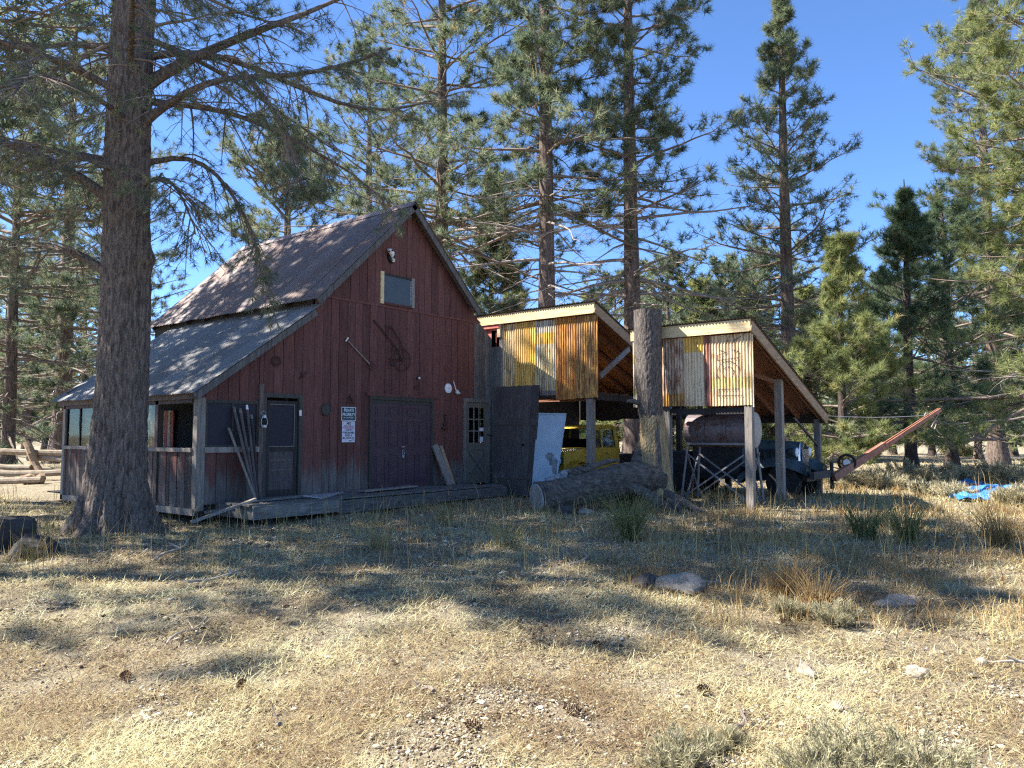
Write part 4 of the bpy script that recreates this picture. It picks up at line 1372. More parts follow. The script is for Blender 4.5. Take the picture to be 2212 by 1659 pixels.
def rugged(seed, amp, fr=(3, 5, 8, 13, 19, 27), turn=1.2, knots=6):
    """weathered wood: furrows that wander along the length, plus lumps and hollows"""
    r = random.Random(seed)
    ph = [(r.uniform(0, 6.28), r.uniform(.5, 3.0), r.uniform(0, 6.28)) for _ in fr]
    kn = [(r.uniform(.05, .95), r.uniform(0, 6.28), r.uniform(.05, .12), r.choice((-1, 1, 1)) * r.uniform(.5, 1.3)) for _ in range(knots)]
    nz = {}

    def f(t, a):
        v = 0
        for (p, w, q), k in zip(ph, fr):
            v += math.sin(k * a + p + turn * math.sin(w * t * 4 + q)) / (1 + k * .10)
        for kt, ka, ks, kh in kn:
            da = (a - ka + math.pi) % (2 * math.pi) - math.pi
            v += 2.2 * kh * math.exp(-((t - kt) / ks) ** 2 - (da / .5) ** 2)
        key = (round(t, 4), round(a, 4))
        if key not in nz:
            nz[key] = r.gauss(0, .35)
        return 1 + amp * (v * .5 + nz[key])
    return f


def resample(pts, rad, n):
    pts = np.array(pts, float)
    s0 = np.concatenate([[0], np.linalg.norm(np.diff(pts, axis=0), axis=1).cumsum()])
    s0 /= s0[-1]
    s = np.linspace(0, 1, n)
    q = np.stack([np.interp(s, s0, pts[:, i]) for i in range(3)], -1)
    r = np.interp(s, s0, rad)
    for _ in range(3):
        q[1:-1] = .25 * q[:-2] + .5 * q[1:-1] + .25 * q[2:]
        r[1:-1] = .25 * r[:-2] + .5 * r[1:-1] + .25 * r[2:]
    return [tuple(v) for v in q], [float(v) for v in r]


SG = thing('dead_trunk', (2.900, -5.170, 0), 'tall sawn-off dead pine trunk, bark on top and split golden wood below', 'dead trunk')
pts, rad = resample([(3.010, -5.160, 1.75), (2.950, -5.120, 2.3), (2.950, -5.090, 3.0), (2.990, -5.070, 3.7), (2.980, -5.070, 4.44)], [.25, .285, .30, .312, .312], 46)
MB().tube(pts, rad, 56, True, rugged(3, .022, (5, 9, 17, 23, 31, 37), 1.0, 3)).build('upper_trunk', 'snagbark', SG, smooth=False)
pts, rad = resample([(2.990, -5.200, -.15), (2.990, -5.200, .05), (2.990, -5.200, .35), (3.010, -5.190, .8), (3.010, -5.170, 1.3), (2.980, -5.150, 1.9), (2.970, -5.130, 2.55)], [.60, .50, .39, .33, .30, .28, .20], 60)
MB().tube(pts, rad, 84, True, rugged(8, .05, (3, 5, 9, 14, 21, 30), 1.0, 5)).build('lower_trunk', 'snagwood', SG, smooth=False)
# burl of grey wood on the barn side, and long slabs of loose bark
pts, rad = resample([(2.870, -4.970, .0), (2.830, -4.900, .35), (2.830, -4.870, .8), (2.870, -4.920, 1.2), (2.930, -5.000, 1.6)], [.20, .24, .23, .17, .06], 34)
MB().tube(pts, rad, 40, True, rugged(9, .06, (3, 5, 9, 14), 1.3, 7)).build('burl', 'log', SG, smooth=False)
pts, rad = resample([(2.770, -5.470, -.1), (2.810, -5.400, .4), (2.850, -5.340, 1.1), (2.870, -5.300, 1.9), (2.890, -5.260, 2.4)], [.13, .11, .10, .09, .03], 34)
MB().tube(pts, rad, 24, True, rugged(10, .07, (3, 5, 9), 1.0, 3)).build('bark_slab', 'snagbark', SG, smooth=False)
for k, (pt, r0) in enumerate([([(2.950, -5.320, .35), (2.800, -5.770, .22), (2.650, -6.220, .08), (2.550, -6.620, -.05)], .14), ([(2.850, -5.420, .25), (2.450, -5.920, .14), (2.200, -6.320, .0)], .10), ([(3.050, -4.820, .4), (3.150, -4.320, .15), (3.250, -4.020, -.05)], .14)]):
    pts, rad = resample(pt, [r0 * (1 - .6 * i / (len(pt) - 1)) for i in range(len(pt))], 20)
    MB().tube(pts, rad, 14, True, rugged(40 + k, .09, (2, 3, 5), 1.0, 4)).build('root', 'log', SG, smooth=False)
pts, rad = resample([(2.770, -4.980, 2.30), (2.610, -4.860, 2.38), (2.510, -4.780, 2.36)], [.06, .05, .03], 8)
MB().tube(pts, rad, 10, True, rugged(77, .1, (2, 3), 1.0, 2)).build('broken_stub', 'snagbark', SG)

LG = thing('fallen_log', (1.5, -4.5, 0), 'massive weathered log lying before the tall shed with its sawn end showing', 'log')
ax = [(.30, -3.92, .30), (.62, -4.08, .34), (.95, -4.24, .39), (1.3, -4.41, .46), (1.7, -4.61, .54), (2.05, -4.80, .61), (2.4, -4.98, .64), (2.72, -5.15, .62), (3.0, -5.3, .55)]
pts, rad = resample(ax, [.33, .325, .32, .32, .33, .345, .36, .36, .30], 100)
MB().tube(pts, rad, 90, True, rugged(51, .045, (2, 3, 5, 9, 14, 22, 31), 2.6, 9)).build('log_body', 'log', LG, smooth=False)
d0 = (Vector(ax[0]) - Vector(ax[1])).normalized()
MB().tube([Vector(ax[0]) + d0 * .01, Vector(ax[0]) + d0 * .035], [.31, .29], 40, True, rugged(52, .03, (2, 3, 5, 9), 1.0, 2)).build('sawn_end', 'logend', LG, smooth=False)
# torn splinter ridge along the top, root spur under the right end
for k, (p, r) in enumerate([([(.95, -4.1, .66), (1.3, -4.28, .80), (1.65, -4.45, .93), (1.95, -4.60, 1.03), (2.2, -4.75, 1.05)], [.03, .055, .06, .06, .03]),
                            ([(.7, -4.25, .55), (1.1, -4.48, .62), (1.5, -4.72, .70), (2.0, -5.02, .74)], [.02, .05, .06, .03]),
                            ([(1.95, -5.0, .55), (2.2, -5.35, .36), (2.35, -5.75, .12), (2.4, -6.0, -.05)], [.10, .11, .09, .05])]):
    pts, rad = resample(p, r, 34)
    MB().tube(pts, rad, 22, True, rugged(60 + k, .10, (2, 3, 5, 8), 1.6, 8)).build('torn_ridge', 'log', LG, smooth=False)
rng = random.Random(8)
# crumbled pale wood heaped on its far side
for i in range(22):
    t = i / 21
    c = (.62 + t * .9 + rng.uniform(-.06, .06), -3.85 - t * .45 + rng.uniform(-.06, .06), .56 + t * .36 + rng.uniform(-.06, .05))
    o = MB().ball((0, 0, 0), rng.uniform(.05, .11), 8, 6, (1, 1.2, .8))
    for j, v in enumerate(o.v):
        f = 1 + rng.uniform(-.3, .3)
        o.v[j] = (c[0] + v[0] * f, c[1] + v[1] * f, c[2] + v[2] * f)
    o.build('crumbled_bark', 'panelrust' if i < 12 else 'log', LG)


def stone(name, x, y, r, sq, mat, label, seed, rot=0.0, z=0.0, cat='rock'):
    rg = random.Random(seed)
    b = MB().ball((0, 0, 0), r, 24, 16, sq)
    ph = [rg.uniform(0, 6.3) for _ in range(6)]
    for j, v in enumerate(b.v):
        f = 1 + .16 * math.sin(v[0] / r * 3 + ph[0]) + .13 * math.sin(v[1] / r * 4 + ph[1]) + .12 * math.sin(v[2] / r * 5 + ph[2]) + rg.uniform(-.04, .04)
        px, py = v[0] * f, v[1] * f
        b.v[j] = (x + px * math.cos(rot) - py * math.sin(rot), y + px * math.sin(rot) + py * math.cos(rot), gh(x, y) + z + v[2] * f)
    return b.build(name, mat, None, label=label, cat=cat, loc=(x, y, gh(x, y)))


stone('rock', .52, -4.42, .20, (1.2, 1, .7), 'darkrock', 'dark stone wedged under the sawn end of the big log', 1, z=.05)
stone('rock', .85, -4.72, .13, (1, 1.2, .8), 'rock', 'small grey stone beside the big log', 2, z=.03)
stone('rock', *dl(8.2, 1.77)[:2], .24, (1.6, .9, .42), 'rock', 'pale flat stone among dry grass in front of the lower shed', 3, .6, .06)
stone('rock', *dl(8.35, 1.45)[:2], .16, (1.3, .9, .7), 'darkrock', 'small dark stone left of the pale flat stone', 9, .2, .03)
stone('rock', *dl(7.55, 3.75)[:2], .16, (1.8, .9, .38), 'rock', 'low pale stone lying in dry grass at the right', 4, -.4, .02)
stone('boulder', *dl(10.9, -7.25)[:2], .36, (1.4, 1, .75), 'darkrock', 'large dark boulder in the shade left of the near pine', 5, .3, .18)
stone('boulder', *dl(10.5, -6.45)[:2], .27, (1.2, 1, .8), 'darkrock', 'smaller dark boulder beside the large one by the near pine', 6, 1.0, .06)
for i, (d, l, r, lb) in enumerate([(5.6, 3.35, .055, 'small pale pebble, upper one of the bare patch at the lower right'), (5.45, 2.05, .06, 'fist sized stone on bare ground at the lower right'), (4.7, 1.95, .05, 'tiny stone by the green shrub at the bottom'), (5.35, 2.75, .07, 'pale cobble on bare ground right of centre')]):
    stone('cobble', *dl(d, l)[:2], r, (1.2, 1, .7), 'rock', lb, 30 + i, i, .02, 'stone')

# ------------------------------------------------------------------ crane boom, winch and its wire
BM = thing('crane_boom', (8.9, -7.7, 0), 'faded red steel boom slanting up to the right beyond the lower shed', 'crane boom')
A, B = Vector((8.25, -7.55, .50)), Vector((11.71, -9.47, 2.31))
M1 = A.lerp(B, .46)
MB().bar(A, M1, .13, .19).build('lower_beam', 'boom', BM)
for s in (-1, 1):
    sd = Vector((B - A)).cross(Vector((0, 0, 1))).normalized()
    MB().bar(M1 + sd * s * .06 - (B - A) * .01, B + sd * s * .035, .035, .10).build('upper_channel', 'boom', BM)
MB().bar(M1 + Vector((0, 0, -.10)), A.lerp(B, .80) + Vector((0, 0, -.02)), .05, .05).build('stiffener', 'boom', BM)
MB().tube([B + Vector((0, 0, .02)), B.lerp(A, .02) + Vector((0, 0, -.12)), B.lerp(A, .05) + Vector((0, 0, -.20)), B.lerp(A, .09) + Vector((0, 0, -.32)), B.lerp(A, .065) + Vector((.05, 0, -.42)), B.lerp(A, .04) + Vector((0, 0, -.33)), B.lerp(A, .075) + Vector((0, 0, -.27))], .012, 6).build('loose_chain', 'stick', BM)
MB().tube([B.lerp(A, .05) + Vector((0, 0, -.42)), B.lerp(A, .02) + Vector((0, 0, -.60)), B.lerp(A, -.01) + Vector((0, 0, -.72))], .010, 6).build('hanging_rope', 'stick', BM)
MB().tube([B.lerp(A, .16) + Vector((0, 0, .10)), B.lerp(A, .14) + Vector((0, 0, .16)), B.lerp(A, .11) + Vector((0, 0, .07))], .012, 6).build('shackle', 'steel', BM)
MB().ring((8.75, -7.75, .88), .20, .035, (1, .35, 0), 22).build('winch_wheel', 'rubber', BM)
MB().disc((8.72, -7.76, .88), .09, .1, (1, .35, 0), 14).build('winch_hub', 'steel', BM)
MB().tube([(8.45, -7.45, .2), (8.45, -7.45, .9)], .05, 8).tube([(8.45, -7.4, .55), (8.3, -6.9, .6)], .05, 8).build('boom_mount', 'oldblack', BM)
wire = MB()
pa, pb = Vector((8.58, -7.2, 2.12)), B.lerp(A, .16) + Vector((0, 0, .12))
wire.tube([pa.lerp(pb, t) + Vector((0, 0, -.05 * math.sin(math.pi * t))) for t in (0, .25, .5, .75, 1)], .007, 5)
wire.build('guy_wire', 'steel', None, label='thin wire strung from the lower shed corner post to the red boom', cat='wire', loc=tuple(pa))


# ------------------------------------------------------------------ blue tarps
def tarp(x, y, sx, sy, seed, label, rot=0.0):
    rg = np.random.default_rng(seed)
    n, m = 26, 18
    b = MB()
    ph = rg.uniform(0, 6.3, 10)
    for i in range(n):
        for j in range(m):
            u, w = i / (n - 1) * 2 - 1, j / (m - 1) * 2 - 1
            k = 1 + .18 * math.sin(3 * math.atan2(w, u) + ph[0]) + .1 * math.sin(7 * math.atan2(w, u) + ph[1])
            px, py = u * sx * k, w * sy * k
            h = .04 + .10 * abs(math.sin(u * 5 + ph[2] + w * 2)) * (1 - abs(w)) + .07 * abs(math.sin(w * 6 + u * 3 + ph[3])) * (1 - abs(u)) + .03 * math.sin(u * 13 + w * 9 + ph[4])
            X_, Y_ = x + px * math.cos(rot) - py * math.sin(rot), y + px * math.sin(rot) + py * math.cos(rot)
            b.v.append((X_, Y_, gh(X_, Y_) + max(.02, h) + .03))
    for i in range(n - 1):
        for j in range(m - 1):
            a = i * m + j
            b.f.append((a, a + 1, a + m + 1, a + m))
    return b.build('tarp', 'tarp', None, smooth=False, label=label, cat='tarp', group='blue tarps on the grass', loc=(x, y, 0))


tarp(9.0, -10.65, .62, .42, 1, 'crumpled blue tarp nearest the lower shed on sunlit grass', -.9)
tarp(12.6, -10.9, 1.15, .55, 2, 'larger crumpled blue tarp farther back on the grass', -.9)
tarp(15.6, -9.6, .5, .35, 3, 'small scrap of blue tarp lying by the grey sagebrush', -.6)

# ------------------------------------------------------------------ rail fence and fallen timber at the left
def log_obj(name, a, c, r, mat, label, cat, seed=0, grp=None, k=9):
    a, c = Vector(a), Vector(c)
    pts = [a.lerp(c, i / 6) + Vector((0, 0, .03 * math.sin(i * 1.7 + seed))) for i in range(7)]
    return MB().tube(pts, [r * (1 + .1 * math.sin(i * 2 + seed)) for i in range(7)], k, True, wob(seed + 100, .12, 3)).build(name, mat, None, label=label, cat=cat, group=grp, loc=tuple(a.lerp(c, .5) * 1.0)[:2] + (min(a.z, c.z),))


fg = 'split rails of the fallen fence at the left'
log_obj('fence_rail', dl(28.5, -23, .98), dl(27.2, -15.7, 1.0), .11, 'fence', 'top rail of the fallen fence left of the porch', 'rail', 1, fg)
log_obj('fence_rail', dl(27.5, -22, .62), dl(27.0, -16.8, .48), .10, 'fence', 'middle rail of the fallen fence left of the porch', 'rail', 2, fg)
log_obj('fence_rail', dl(26.4, -21.5, .20), dl(26.3, -14.6, .36), .11, 'fence', 'low rail of the fallen fence reaching towards the porch', 'rail', 3, fg)
log_obj('fence_rail', dl(25.2, -20.5, .10), dl(25.0, -15.2, .14), .10, 'fence', 'rail lying on the grass in front of the fallen fence', 'rail', 4, fg)
log_obj('fence_rail', dl(27.6, -17.3, .8), dl(26.8, -14.2, .70), .10, 'fence', 'short rail sloping from the leaning fence post to the porch corner', 'rail', 5, fg)
log_obj('fence_post', dl(27.0, -16.4, .05), dl(27.3, -17.2, 1.35), .13, 'rake', 'leaning brown fence post standing out of the fallen rails', 'post', 6)
log_obj('firewood_log', dl(25.8, -15.6, .14), dl(25.4, -16.1, .14), .17, 'rake', 'short round log lying under the leaning fence post', 'log', 7)
# ------------------------------------------------------------------ pines
def norm(v):
    return v / np.maximum(np.linalg.norm(v, axis=-1, keepdims=True), 1e-9)


def v_tubes(P, Rd, k=4):
    """P (n, m, 3) paths, Rd (n, m) radii -> verts, quads"""
    n, m, _ = P.shape
    T = np.gradient(P, axis=1)
    T = norm(T)
    ref = np.where(np.abs(T[:, :1, 2:3]) > .9, np.array([1., 0, 0]), np.array([0, 0, 1.]))
    A = norm(np.cross(T, np.broadcast_to(ref, T.shape)))
    Bn = np.cross(T, A)
    ang = np.arange(k) * 2 * np.pi / k
    V = P[:, :, None] + Rd[:, :, None, None] * (A[:, :, None] * np.cos(ang)[None, None, :, None] + Bn[:, :, None] * np.sin(ang)[None, None, :, None])
    idx = np.arange(n * m * k).reshape(n, m, k)
    nx = np.roll(idx, -1, axis=2)
    Q = np.stack([idx[:, :-1], nx[:, :-1], nx[:, 1:], idx[:, 1:]], -1).reshape(-1, 4)
    return V.reshape(-1, 3), Q


def v_tufts(rng, C, D, n, length, width, spread=1.0, tone0=None):
    """needle bunches: C centres, D axes"""
    t = len(C)
    d = norm(D[:, None] * .75 + norm(rng.normal(size=(t, n, 3))) * spread)
    base = C[:, None] - D[:, None] * (rng.random((t, n, 1)) * length * .75)
    L = length * rng.uniform(.7, 1.15, (t, n, 1))
    side = norm(np.cross(d, rng.normal(size=(t, n, 3)))) * width * .5
    V = np.stack([base - side, base + side, base + d * L], 2).reshape(-1, 3)
    F = np.arange(t * n * 3).reshape(-1, 3)
    tn = np.clip((rng.beta(2.3, 2.1, (t, 1)) if tone0 is None else tone0[:, None]) + rng.normal(0, .09, (t, n)), 0, .93)
    dead = rng.random((t, 1)) < .018
    tn = np.where(dead, 1.0, tn)
    return V, F, np.repeat(tn.reshape(-1), 3)


def whorl_branches(rng, H, z0, z1, nb, L, prof, e_lo, e_hi, m=8, droop=.25, upturn=.15, wig=.05):
    """branch paths relative to the trunk foot"""
    t = np.sort(rng.random(nb) ** .9)
    z = z0 + (z1 - z0) * t
    az = np.cumsum(np.full(nb, 2.39996)) + rng.normal(0, .35, nb)
    ln = L * prof(t) * rng.uniform(.42, 1.22, nb)
    el = np.radians(e_lo + (e_hi - e_lo) * t + rng.normal(0, 9, nb))
    s = np.linspace(0, 1, m)
    hx, hy = np.cos(az), np.sin(az)
    hor = ln[:, None] * s * np.cos(el)[:, None]
    ver = ln[:, None] * (s * np.sin(el)[:, None] - droop * s ** 1.6 * (1 - t * .7)[:, None] + upturn * s ** 3)
    sw = (rng.normal(0, wig, (nb, m)).cumsum(1)) * ln[:, None] * s * .6
    P = np.stack([hx[:, None] * hor - hy[:, None] * sw, hy[:, None] * hor + hx[:, None] * sw, z[:, None] + ver + rng.normal(0, wig * .4, (nb, m)).cumsum(1) * ln[:, None] * s * .5], -1)
    return P, ln, t


def side_twigs(rng, P, ln, per, s0=.25, s1=1.0, frac=.38, spread=(35, 75), lift=.12, m=4, base=.15, droop=0.0):
    """twigs growing from branch paths"""
    nb, mm, _ = P.shape
    s = s0 + (s1 - s0) * rng.random((nb, per)) ** .85
    f = s * (mm - 1)
    i = np.minimum(f.astype(int), mm - 2)
    w = (f - i)[..., None]
    rows = np.arange(nb)[:, None]
    O = P[rows, i] * (1 - w) + P[rows, i + 1] * w
    T = norm(P[rows, i + 1] - P[rows, i])
    up = np.array([0, 0, 1.])
    S = norm(np.cross(T, np.broadcast_to(up, T.shape)))
    sg = np.where(rng.random((nb, per, 1)) < .5, -1, 1)
    a = np.radians(rng.uniform(spread[0], spread[1], (nb, per, 1)))
    D = norm(T * np.cos(a) + S * sg * np.sin(a) + up * rng.normal(lift, .28, (nb, per, 1)))
    L = (base + frac * ln[:, None] * (1.15 - .75 * s)) * rng.uniform(.6, 1.2, (nb, per))
    q = np.linspace(0, 1, m)
    bend = norm(rng.normal(size=(nb, per, 3))) * .22 + up * (.16 - droop)
    Q = O[:, :, None] + L[:, :, None, None] * (D[:, :, None] * q[None, None, :, None] + bend[:, :, None] * (q ** 2)[None, None, :, None])
    return Q.reshape(-1, m, 3), L.reshape(-1)


PROF = {
    'round': lambda t: np.clip(np.sin(np.pi * (.16 + .80 * t)) ** .7, .08, 1),
    'cone': lambda t: np.clip(1.02 - .92 * t, .06, 1) * np.clip(.55 + 2.2 * t, 0, 1),
    'spire': lambda t: np.clip(1.0 - t, .03, 1) ** 1.15 * np.clip(.6 + 2.0 * t, 0, 1),
    'column': lambda t: np.clip(1.0 - t ** 3, .1, 1) * (.75 + .25 * np.cos(t * 9)),
}


def pine(name, foot, label, H, r0, L, z_dead, z_live, prof='round', nb=70, per=9, sub=3, needles=24, nlen=.34, nwid=.025, mat='needles', barkm='bark2',
         seed=0, e=(-8, 42), droop=.25, dead_n=14, lean=(0, 0), group=None, skirt=0.0, twig_frac=.36, clump=1, upturn=.18, bare=.0, k_trunk=14, dead_len=.8):
    rng = np.random.default_rng(seed)
    foot = np.array([foot[0], foot[1], gh(foot[0], foot[1]) - .05])
    T = thing(name, tuple(foot), label, 'tree', group)
    # trunk
    n = 16
    t = np.linspace(0, 1, n)
    bx = lean[0] * t * H + .10 * np.sin(t * 5 + seed) * t
    by = lean[1] * t * H + .10 * np.cos(t * 4 + seed) * t
    axis = np.stack([bx, by, t * H], -1)
    rad = r0 * (1 - t) ** .75 + .02 + r0 * .55 * np.clip(1 - t * H / .7, 0, 1) ** 2
    ang = np.linspace(0, 2 * np.pi, k_trunk, endpoint=False)
    wb = 1 + .05 * np.sin(5 * ang + seed)[None] + rng.normal(0, .025, (n, k_trunk))
    V = axis[:, None] + (rad[:, None] * wb)[..., None] * np.stack([np.cos(ang), np.sin(ang), 0 * ang], -1)[None]
    idx = np.arange(n * k_trunk).reshape(n, k_trunk)
    nx = np.roll(idx, -1, 1)
    F = np.stack([idx[:-1], nx[:-1], nx[1:], idx[1:]], -1).reshape(-1, 4)
    np_mesh('trunk', V.reshape(-1, 3) + foot, F, barkm, T, smooth=True)

    def on_axis(P, z):
        P[:, :, 0] += np.interp(z, t * H, bx)[:, None]
        P[:, :, 1] += np.interp(z, t * H, by)[:, None]
        return P
    P, ln, tt = whorl_branches(rng, H, z_live, H * .985, nb, L, PROF[prof], e[0], e[1], droop=droop, upturn=upturn)
    z = P[:, 0, 2].copy()
    P = on_axis(P, z)
    br = (.010 + .014 * ln)[:, None] * (1 - .82 * np.linspace(0, 1, 8))[None]
    v1, f1 = v_tubes(P, br, 4)
    Q, ql = side_twigs(rng, P, ln, per, .22 + bare, 1.0, twig_frac, droop=skirt)
    v2, f2 = v_tubes(Q, (.004 + .010 * ql)[:, None] * (1 - .6 * np.linspace(0, 1, 4))[None], 3)
    S, sl_ = side_twigs(rng, Q, ql, sub, .3, 1.0, .42, (25, 60), .15, 3, .06, droop=skirt)
    V = np.concatenate([v1, v2])
    F = np.concatenate([f1, f2 + len(v1)])
    np_mesh('branches', V + foot, F, 'twig', T)
    # dead lower limbs
    if dead_n:
        Pd, ld, _ = whorl_branches(rng, H, z_dead, z_live + (H - z_live) * .12, dead_n, L * dead_len, lambda t: .6 + .4 * np.sin(t * 3), -5, 5, droop=.42, upturn=.10, wig=.07)
        zd = Pd[:, 0, 2].copy()
        Pd = on_axis(Pd, zd)
        w1, g1 = v_tubes(Pd, (.010 + .011 * ld)[:, None] * (1 - .85 * np.linspace(0, 1, 8))[None], 4)
        Qd, qd = side_twigs(rng, Pd, ld, 6, .3, 1.0, .36, droop=.5)
        w2, g2 = v_tubes(Qd, (.004 + .005 * qd)[:, None] * (1 - .7 * np.linspace(0, 1, 4))[None], 3)
        np_mesh('dead_branches', np.concatenate([w1, w2]) + foot, np.concatenate([g1, g2 + len(w1)]), 'deadtwig', T)
    # needle bunches at the ends and along the twigs
    Cs = [S[:, -1], Q[:, -1], P[:, -1]]
    Ds = [norm(S[:, -1] - S[:, 0]), norm(Q[:, -1] - Q[:, 1]), norm(P[:, -1] - P[:, -2])]
    if clump > 1:
        Cs.append((S[:, 0] + S[:, -1]) * .5)
        Ds.append(norm(S[:, -1] - S[:, 0]))
    if clump > 2:
        Cs.append(Q[:, 2])
        Ds.append(norm(Q[:, 2] - Q[:, 1]))
    C, D = np.concatenate(Cs), np.concatenate(Ds)
    D = norm(D + np.array([0, 0, .25]))
    vv, ff, tn = v_tufts(rng, C, D, needles, nlen, nwid)
    np_mesh('crown', vv + foot, ff, mat, T, tone=tn)
    return T


# ---- the near pine at the left, its heavy limbs laid out one by one
NP = thing('pine_tree', (-6.46, -.34, -.05), 'great dark pine at the left, in front of the porch corner, with long bare limbs', 'tree')
TB = np.array([-6.46, -.34, 0.0])


def near_trunk():
    b = MB()
    n, k = 170, 128
    Hh = 23.0
    rg = np.random.default_rng(2)
    zs = np.concatenate([np.linspace(-.1, 9.5, 150), np.linspace(9.9, Hh, n - 150)])
    V = []
    ang = np.linspace(0, 2 * np.pi, k, endpoint=False)
    ph = rg.uniform(0, 6.3, 8)
    for z in zs:
        r = np.interp(z, [-.1, .0, .25, .7, 1.5, 2.5, 4.5, 5.2, 9, 23], [.76, .70, .58, .48, .425, .395, .375, .355, .33, .03])
        fl = max(0, 1 - z / 1.1)
        w = 1 + fl * .15 * np.sin(5 * ang + ph[0]) + fl * .10 * np.sin(9 * ang + ph[1]) + .025 * np.sin(3 * ang + z + ph[2])
        w = w + .022 * np.sin(17 * ang + 2.2 * np.sin(z * 1.9 + ph[3])) + .026 * np.sin(29 * ang + 2.7 * np.sin(z * 3.7 + ph[4])) * np.sin(z * 9 + 5 * np.sin(3 * ang)) + .016 * np.sin(41 * ang + 3 * np.sin(z * 5 + ph[5])) + rg.normal(0, .012, k)
        if 4.3 < z < 5.0:                       # swelling on the right
            w = w + .25 * np.exp(-((z - 4.62) / .16) ** 2) * np.clip(np.cos(ang - math.atan2(RH[1], RH[0])), 0, 1) ** 6
        cx = TB[0] - .13 * RH[0] + .004 * z * RH[0] + .03 * math.sin(z * .7)
        cy = TB[1] - .13 * RH[1] + .004 * z * RH[1] + .03 * math.cos(z * .6)
        V.append(np.stack([cx + r * w * np.cos(ang), cy + r * w * np.sin(ang), np.full(k, z)], -1))
    V = np.concatenate(V)
    idx = np.arange(len(zs) * k).reshape(len(zs), k)
    nx = np.roll(idx, -1, 1)
    F = np.stack([idx[:-1], nx[:-1], nx[1:], idx[1:]], -1).reshape(-1, 4)
    np_mesh('trunk', V, F, 'bark1', NP, smooth=True)


near_trunk()


def limb_pts(pl, dd):
    """limb seen from the photographer's place: (metres right of the trunk, height, metres nearer/farther)"""
    return np.array([TB + RH * l + FH * f + np.array([0, 0, z]) for l, z, f in pl])


LIMBS = [  # (right, height, away), start radius
    ([(.2, 7.7, 0), (.9, 8.2, .1), (1.7, 8.6, .2), (2.6, 9.1, .4), (3.6, 9.6, .5)], .13),
    ([(.3, 8.3, .2), (1.0, 8.65, .6), (2.1, 8.30, 1.0), (2.9, 7.95, 1.2), (3.7, 7.75, 1.4), (4.6, 7.95, 1.5), (5.4, 8.3, 1.7)], .075),
    ([(.3, 7.0, -.1), (.9, 7.32, -.4), (1.7, 7.42, -.8), (2.3, 7.38, -1.0), (3.0, 7.25, -1.2), (3.8, 7.35, -1.3), (4.6, 7.55, -1.5)], .085),
    ([(2.2, 7.38, -1.0), (2.6, 6.9, -1.1), (2.9, 6.3, -1.0), (3.05, 5.6, -1.1)], .05),
    ([(.3, 6.4, .2), (.9, 6.55, .3), (1.4, 6.1, .4), (1.7, 5.6, .5), (1.95, 5.0, .6), (2.05, 4.4, .6)], .055),
    ([(.35, 5.9, -.2), (.8, 5.85, -.6), (1.1, 5.55, -.8), (1.35, 5.1, -.9), (1.5, 4.7, -1.0)], .045),
    ([(.3, 7.5, .3), (1.2, 7.75, 1.2), (2.0, 7.6, 2.0), (3.0, 7.2, 2.6), (3.8, 6.6, 3.0)], .07),
    ([(-.3, 4.25, 0), (-.75, 4.55, .1), (-1.2, 4.75, .1), (-1.7, 4.86, .2), (-2.4, 4.95, .2), (-3.4, 5.1, .3)], .105),
    ([(-.3, 5.5, .0), (-.9, 6.0, -.2), (-1.5, 6.3, -.3), (-2.2, 6.5, -.4), (-3.2, 6.8, -.5), (-4.2, 7.0, -.6)], .12),
    ([(-.3, 6.2, .2), (-.9, 6.55, .5), (-1.7, 6.75, .8), (-2.6, 6.9, 1.0), (-3.6, 7.2, 1.2)], .085),
    ([(-.3, 7.5, -.2), (-1.1, 7.85, -.5), (-1.9, 8.05, -.8), (-2.8, 8.1, -1.1), (-3.8, 8.3, -1.4)], .085),
    ([(-.2, 8.1, 0), (-.8, 8.55, .3), (-1.6, 8.75, .6), (-2.4, 8.85, 1.0), (-3.6, 9.1, 1.4)], .10),
    ([(.0, 6.9, -.3), (-.3, 7.1, -1.0), (-.5, 7.0, -1.8), (-.4, 6.6, -2.5), (-.2, 6.1, -3.0)], .06),
    ([(.0, 7.9, -.3), (.5, 8.2, -1.2), (1.0, 8.2, -2.2), (1.6, 7.9, -3.0), (2.2, 7.4, -3.6)], .07),
    ([(-.1, 6.0, -.3), (-.8, 6.2, -.9), (-1.6, 6.1, -1.5), (-2.3, 5.8, -1.9), (-3.0, 5.5, -2.2)], .05),
    ([(.1, 8.6, .3), (.4, 8.9, 1.6), (.9, 8.9, 2.8), (1.6, 8.6, 3.8), (2.4, 8.2, 4.6)], .07),
]


def near_limbs():
    rng = np.random.default_rng(12)
    paths, lens = [], []
    for pl, r0 in LIMBS:
        pl = [(.1 * np.sign(pl[0][0]), pl[0][1] - .12, pl[0][2] * .3)] + pl if abs(pl[0][0]) < 1 else pl
        p = limb_pts(pl, 0)
        s0 = np.linspace(0, 1, len(p))
        s = np.linspace(0, 1, 14)
        q = np.stack([np.interp(s, s0, p[:, i]) for i in range(3)], -1)
        # soften the corners
        for _ in range(2):
            q[1:-1] = .25 * q[:-2] + .5 * q[1:-1] + .25 * q[2:]
        q[1:] += rng.normal(0, .018, (13, 3)).cumsum(0) * .5
        rad = r0 * (1 - .80 * s ** .9)
        b = MB()
        b.tube([tuple(v) for v in q], list(rad), 9, True, wob(int(r0 * 1000), .10, 2))
        b.build('limb', 'bark1', NP, smooth=True)
        paths.append(q)
        lens.append(np.linalg.norm(np.diff(q, axis=0), axis=1).sum())
    return np.array(paths), np.array(lens)


LP, LN_ = near_limbs()


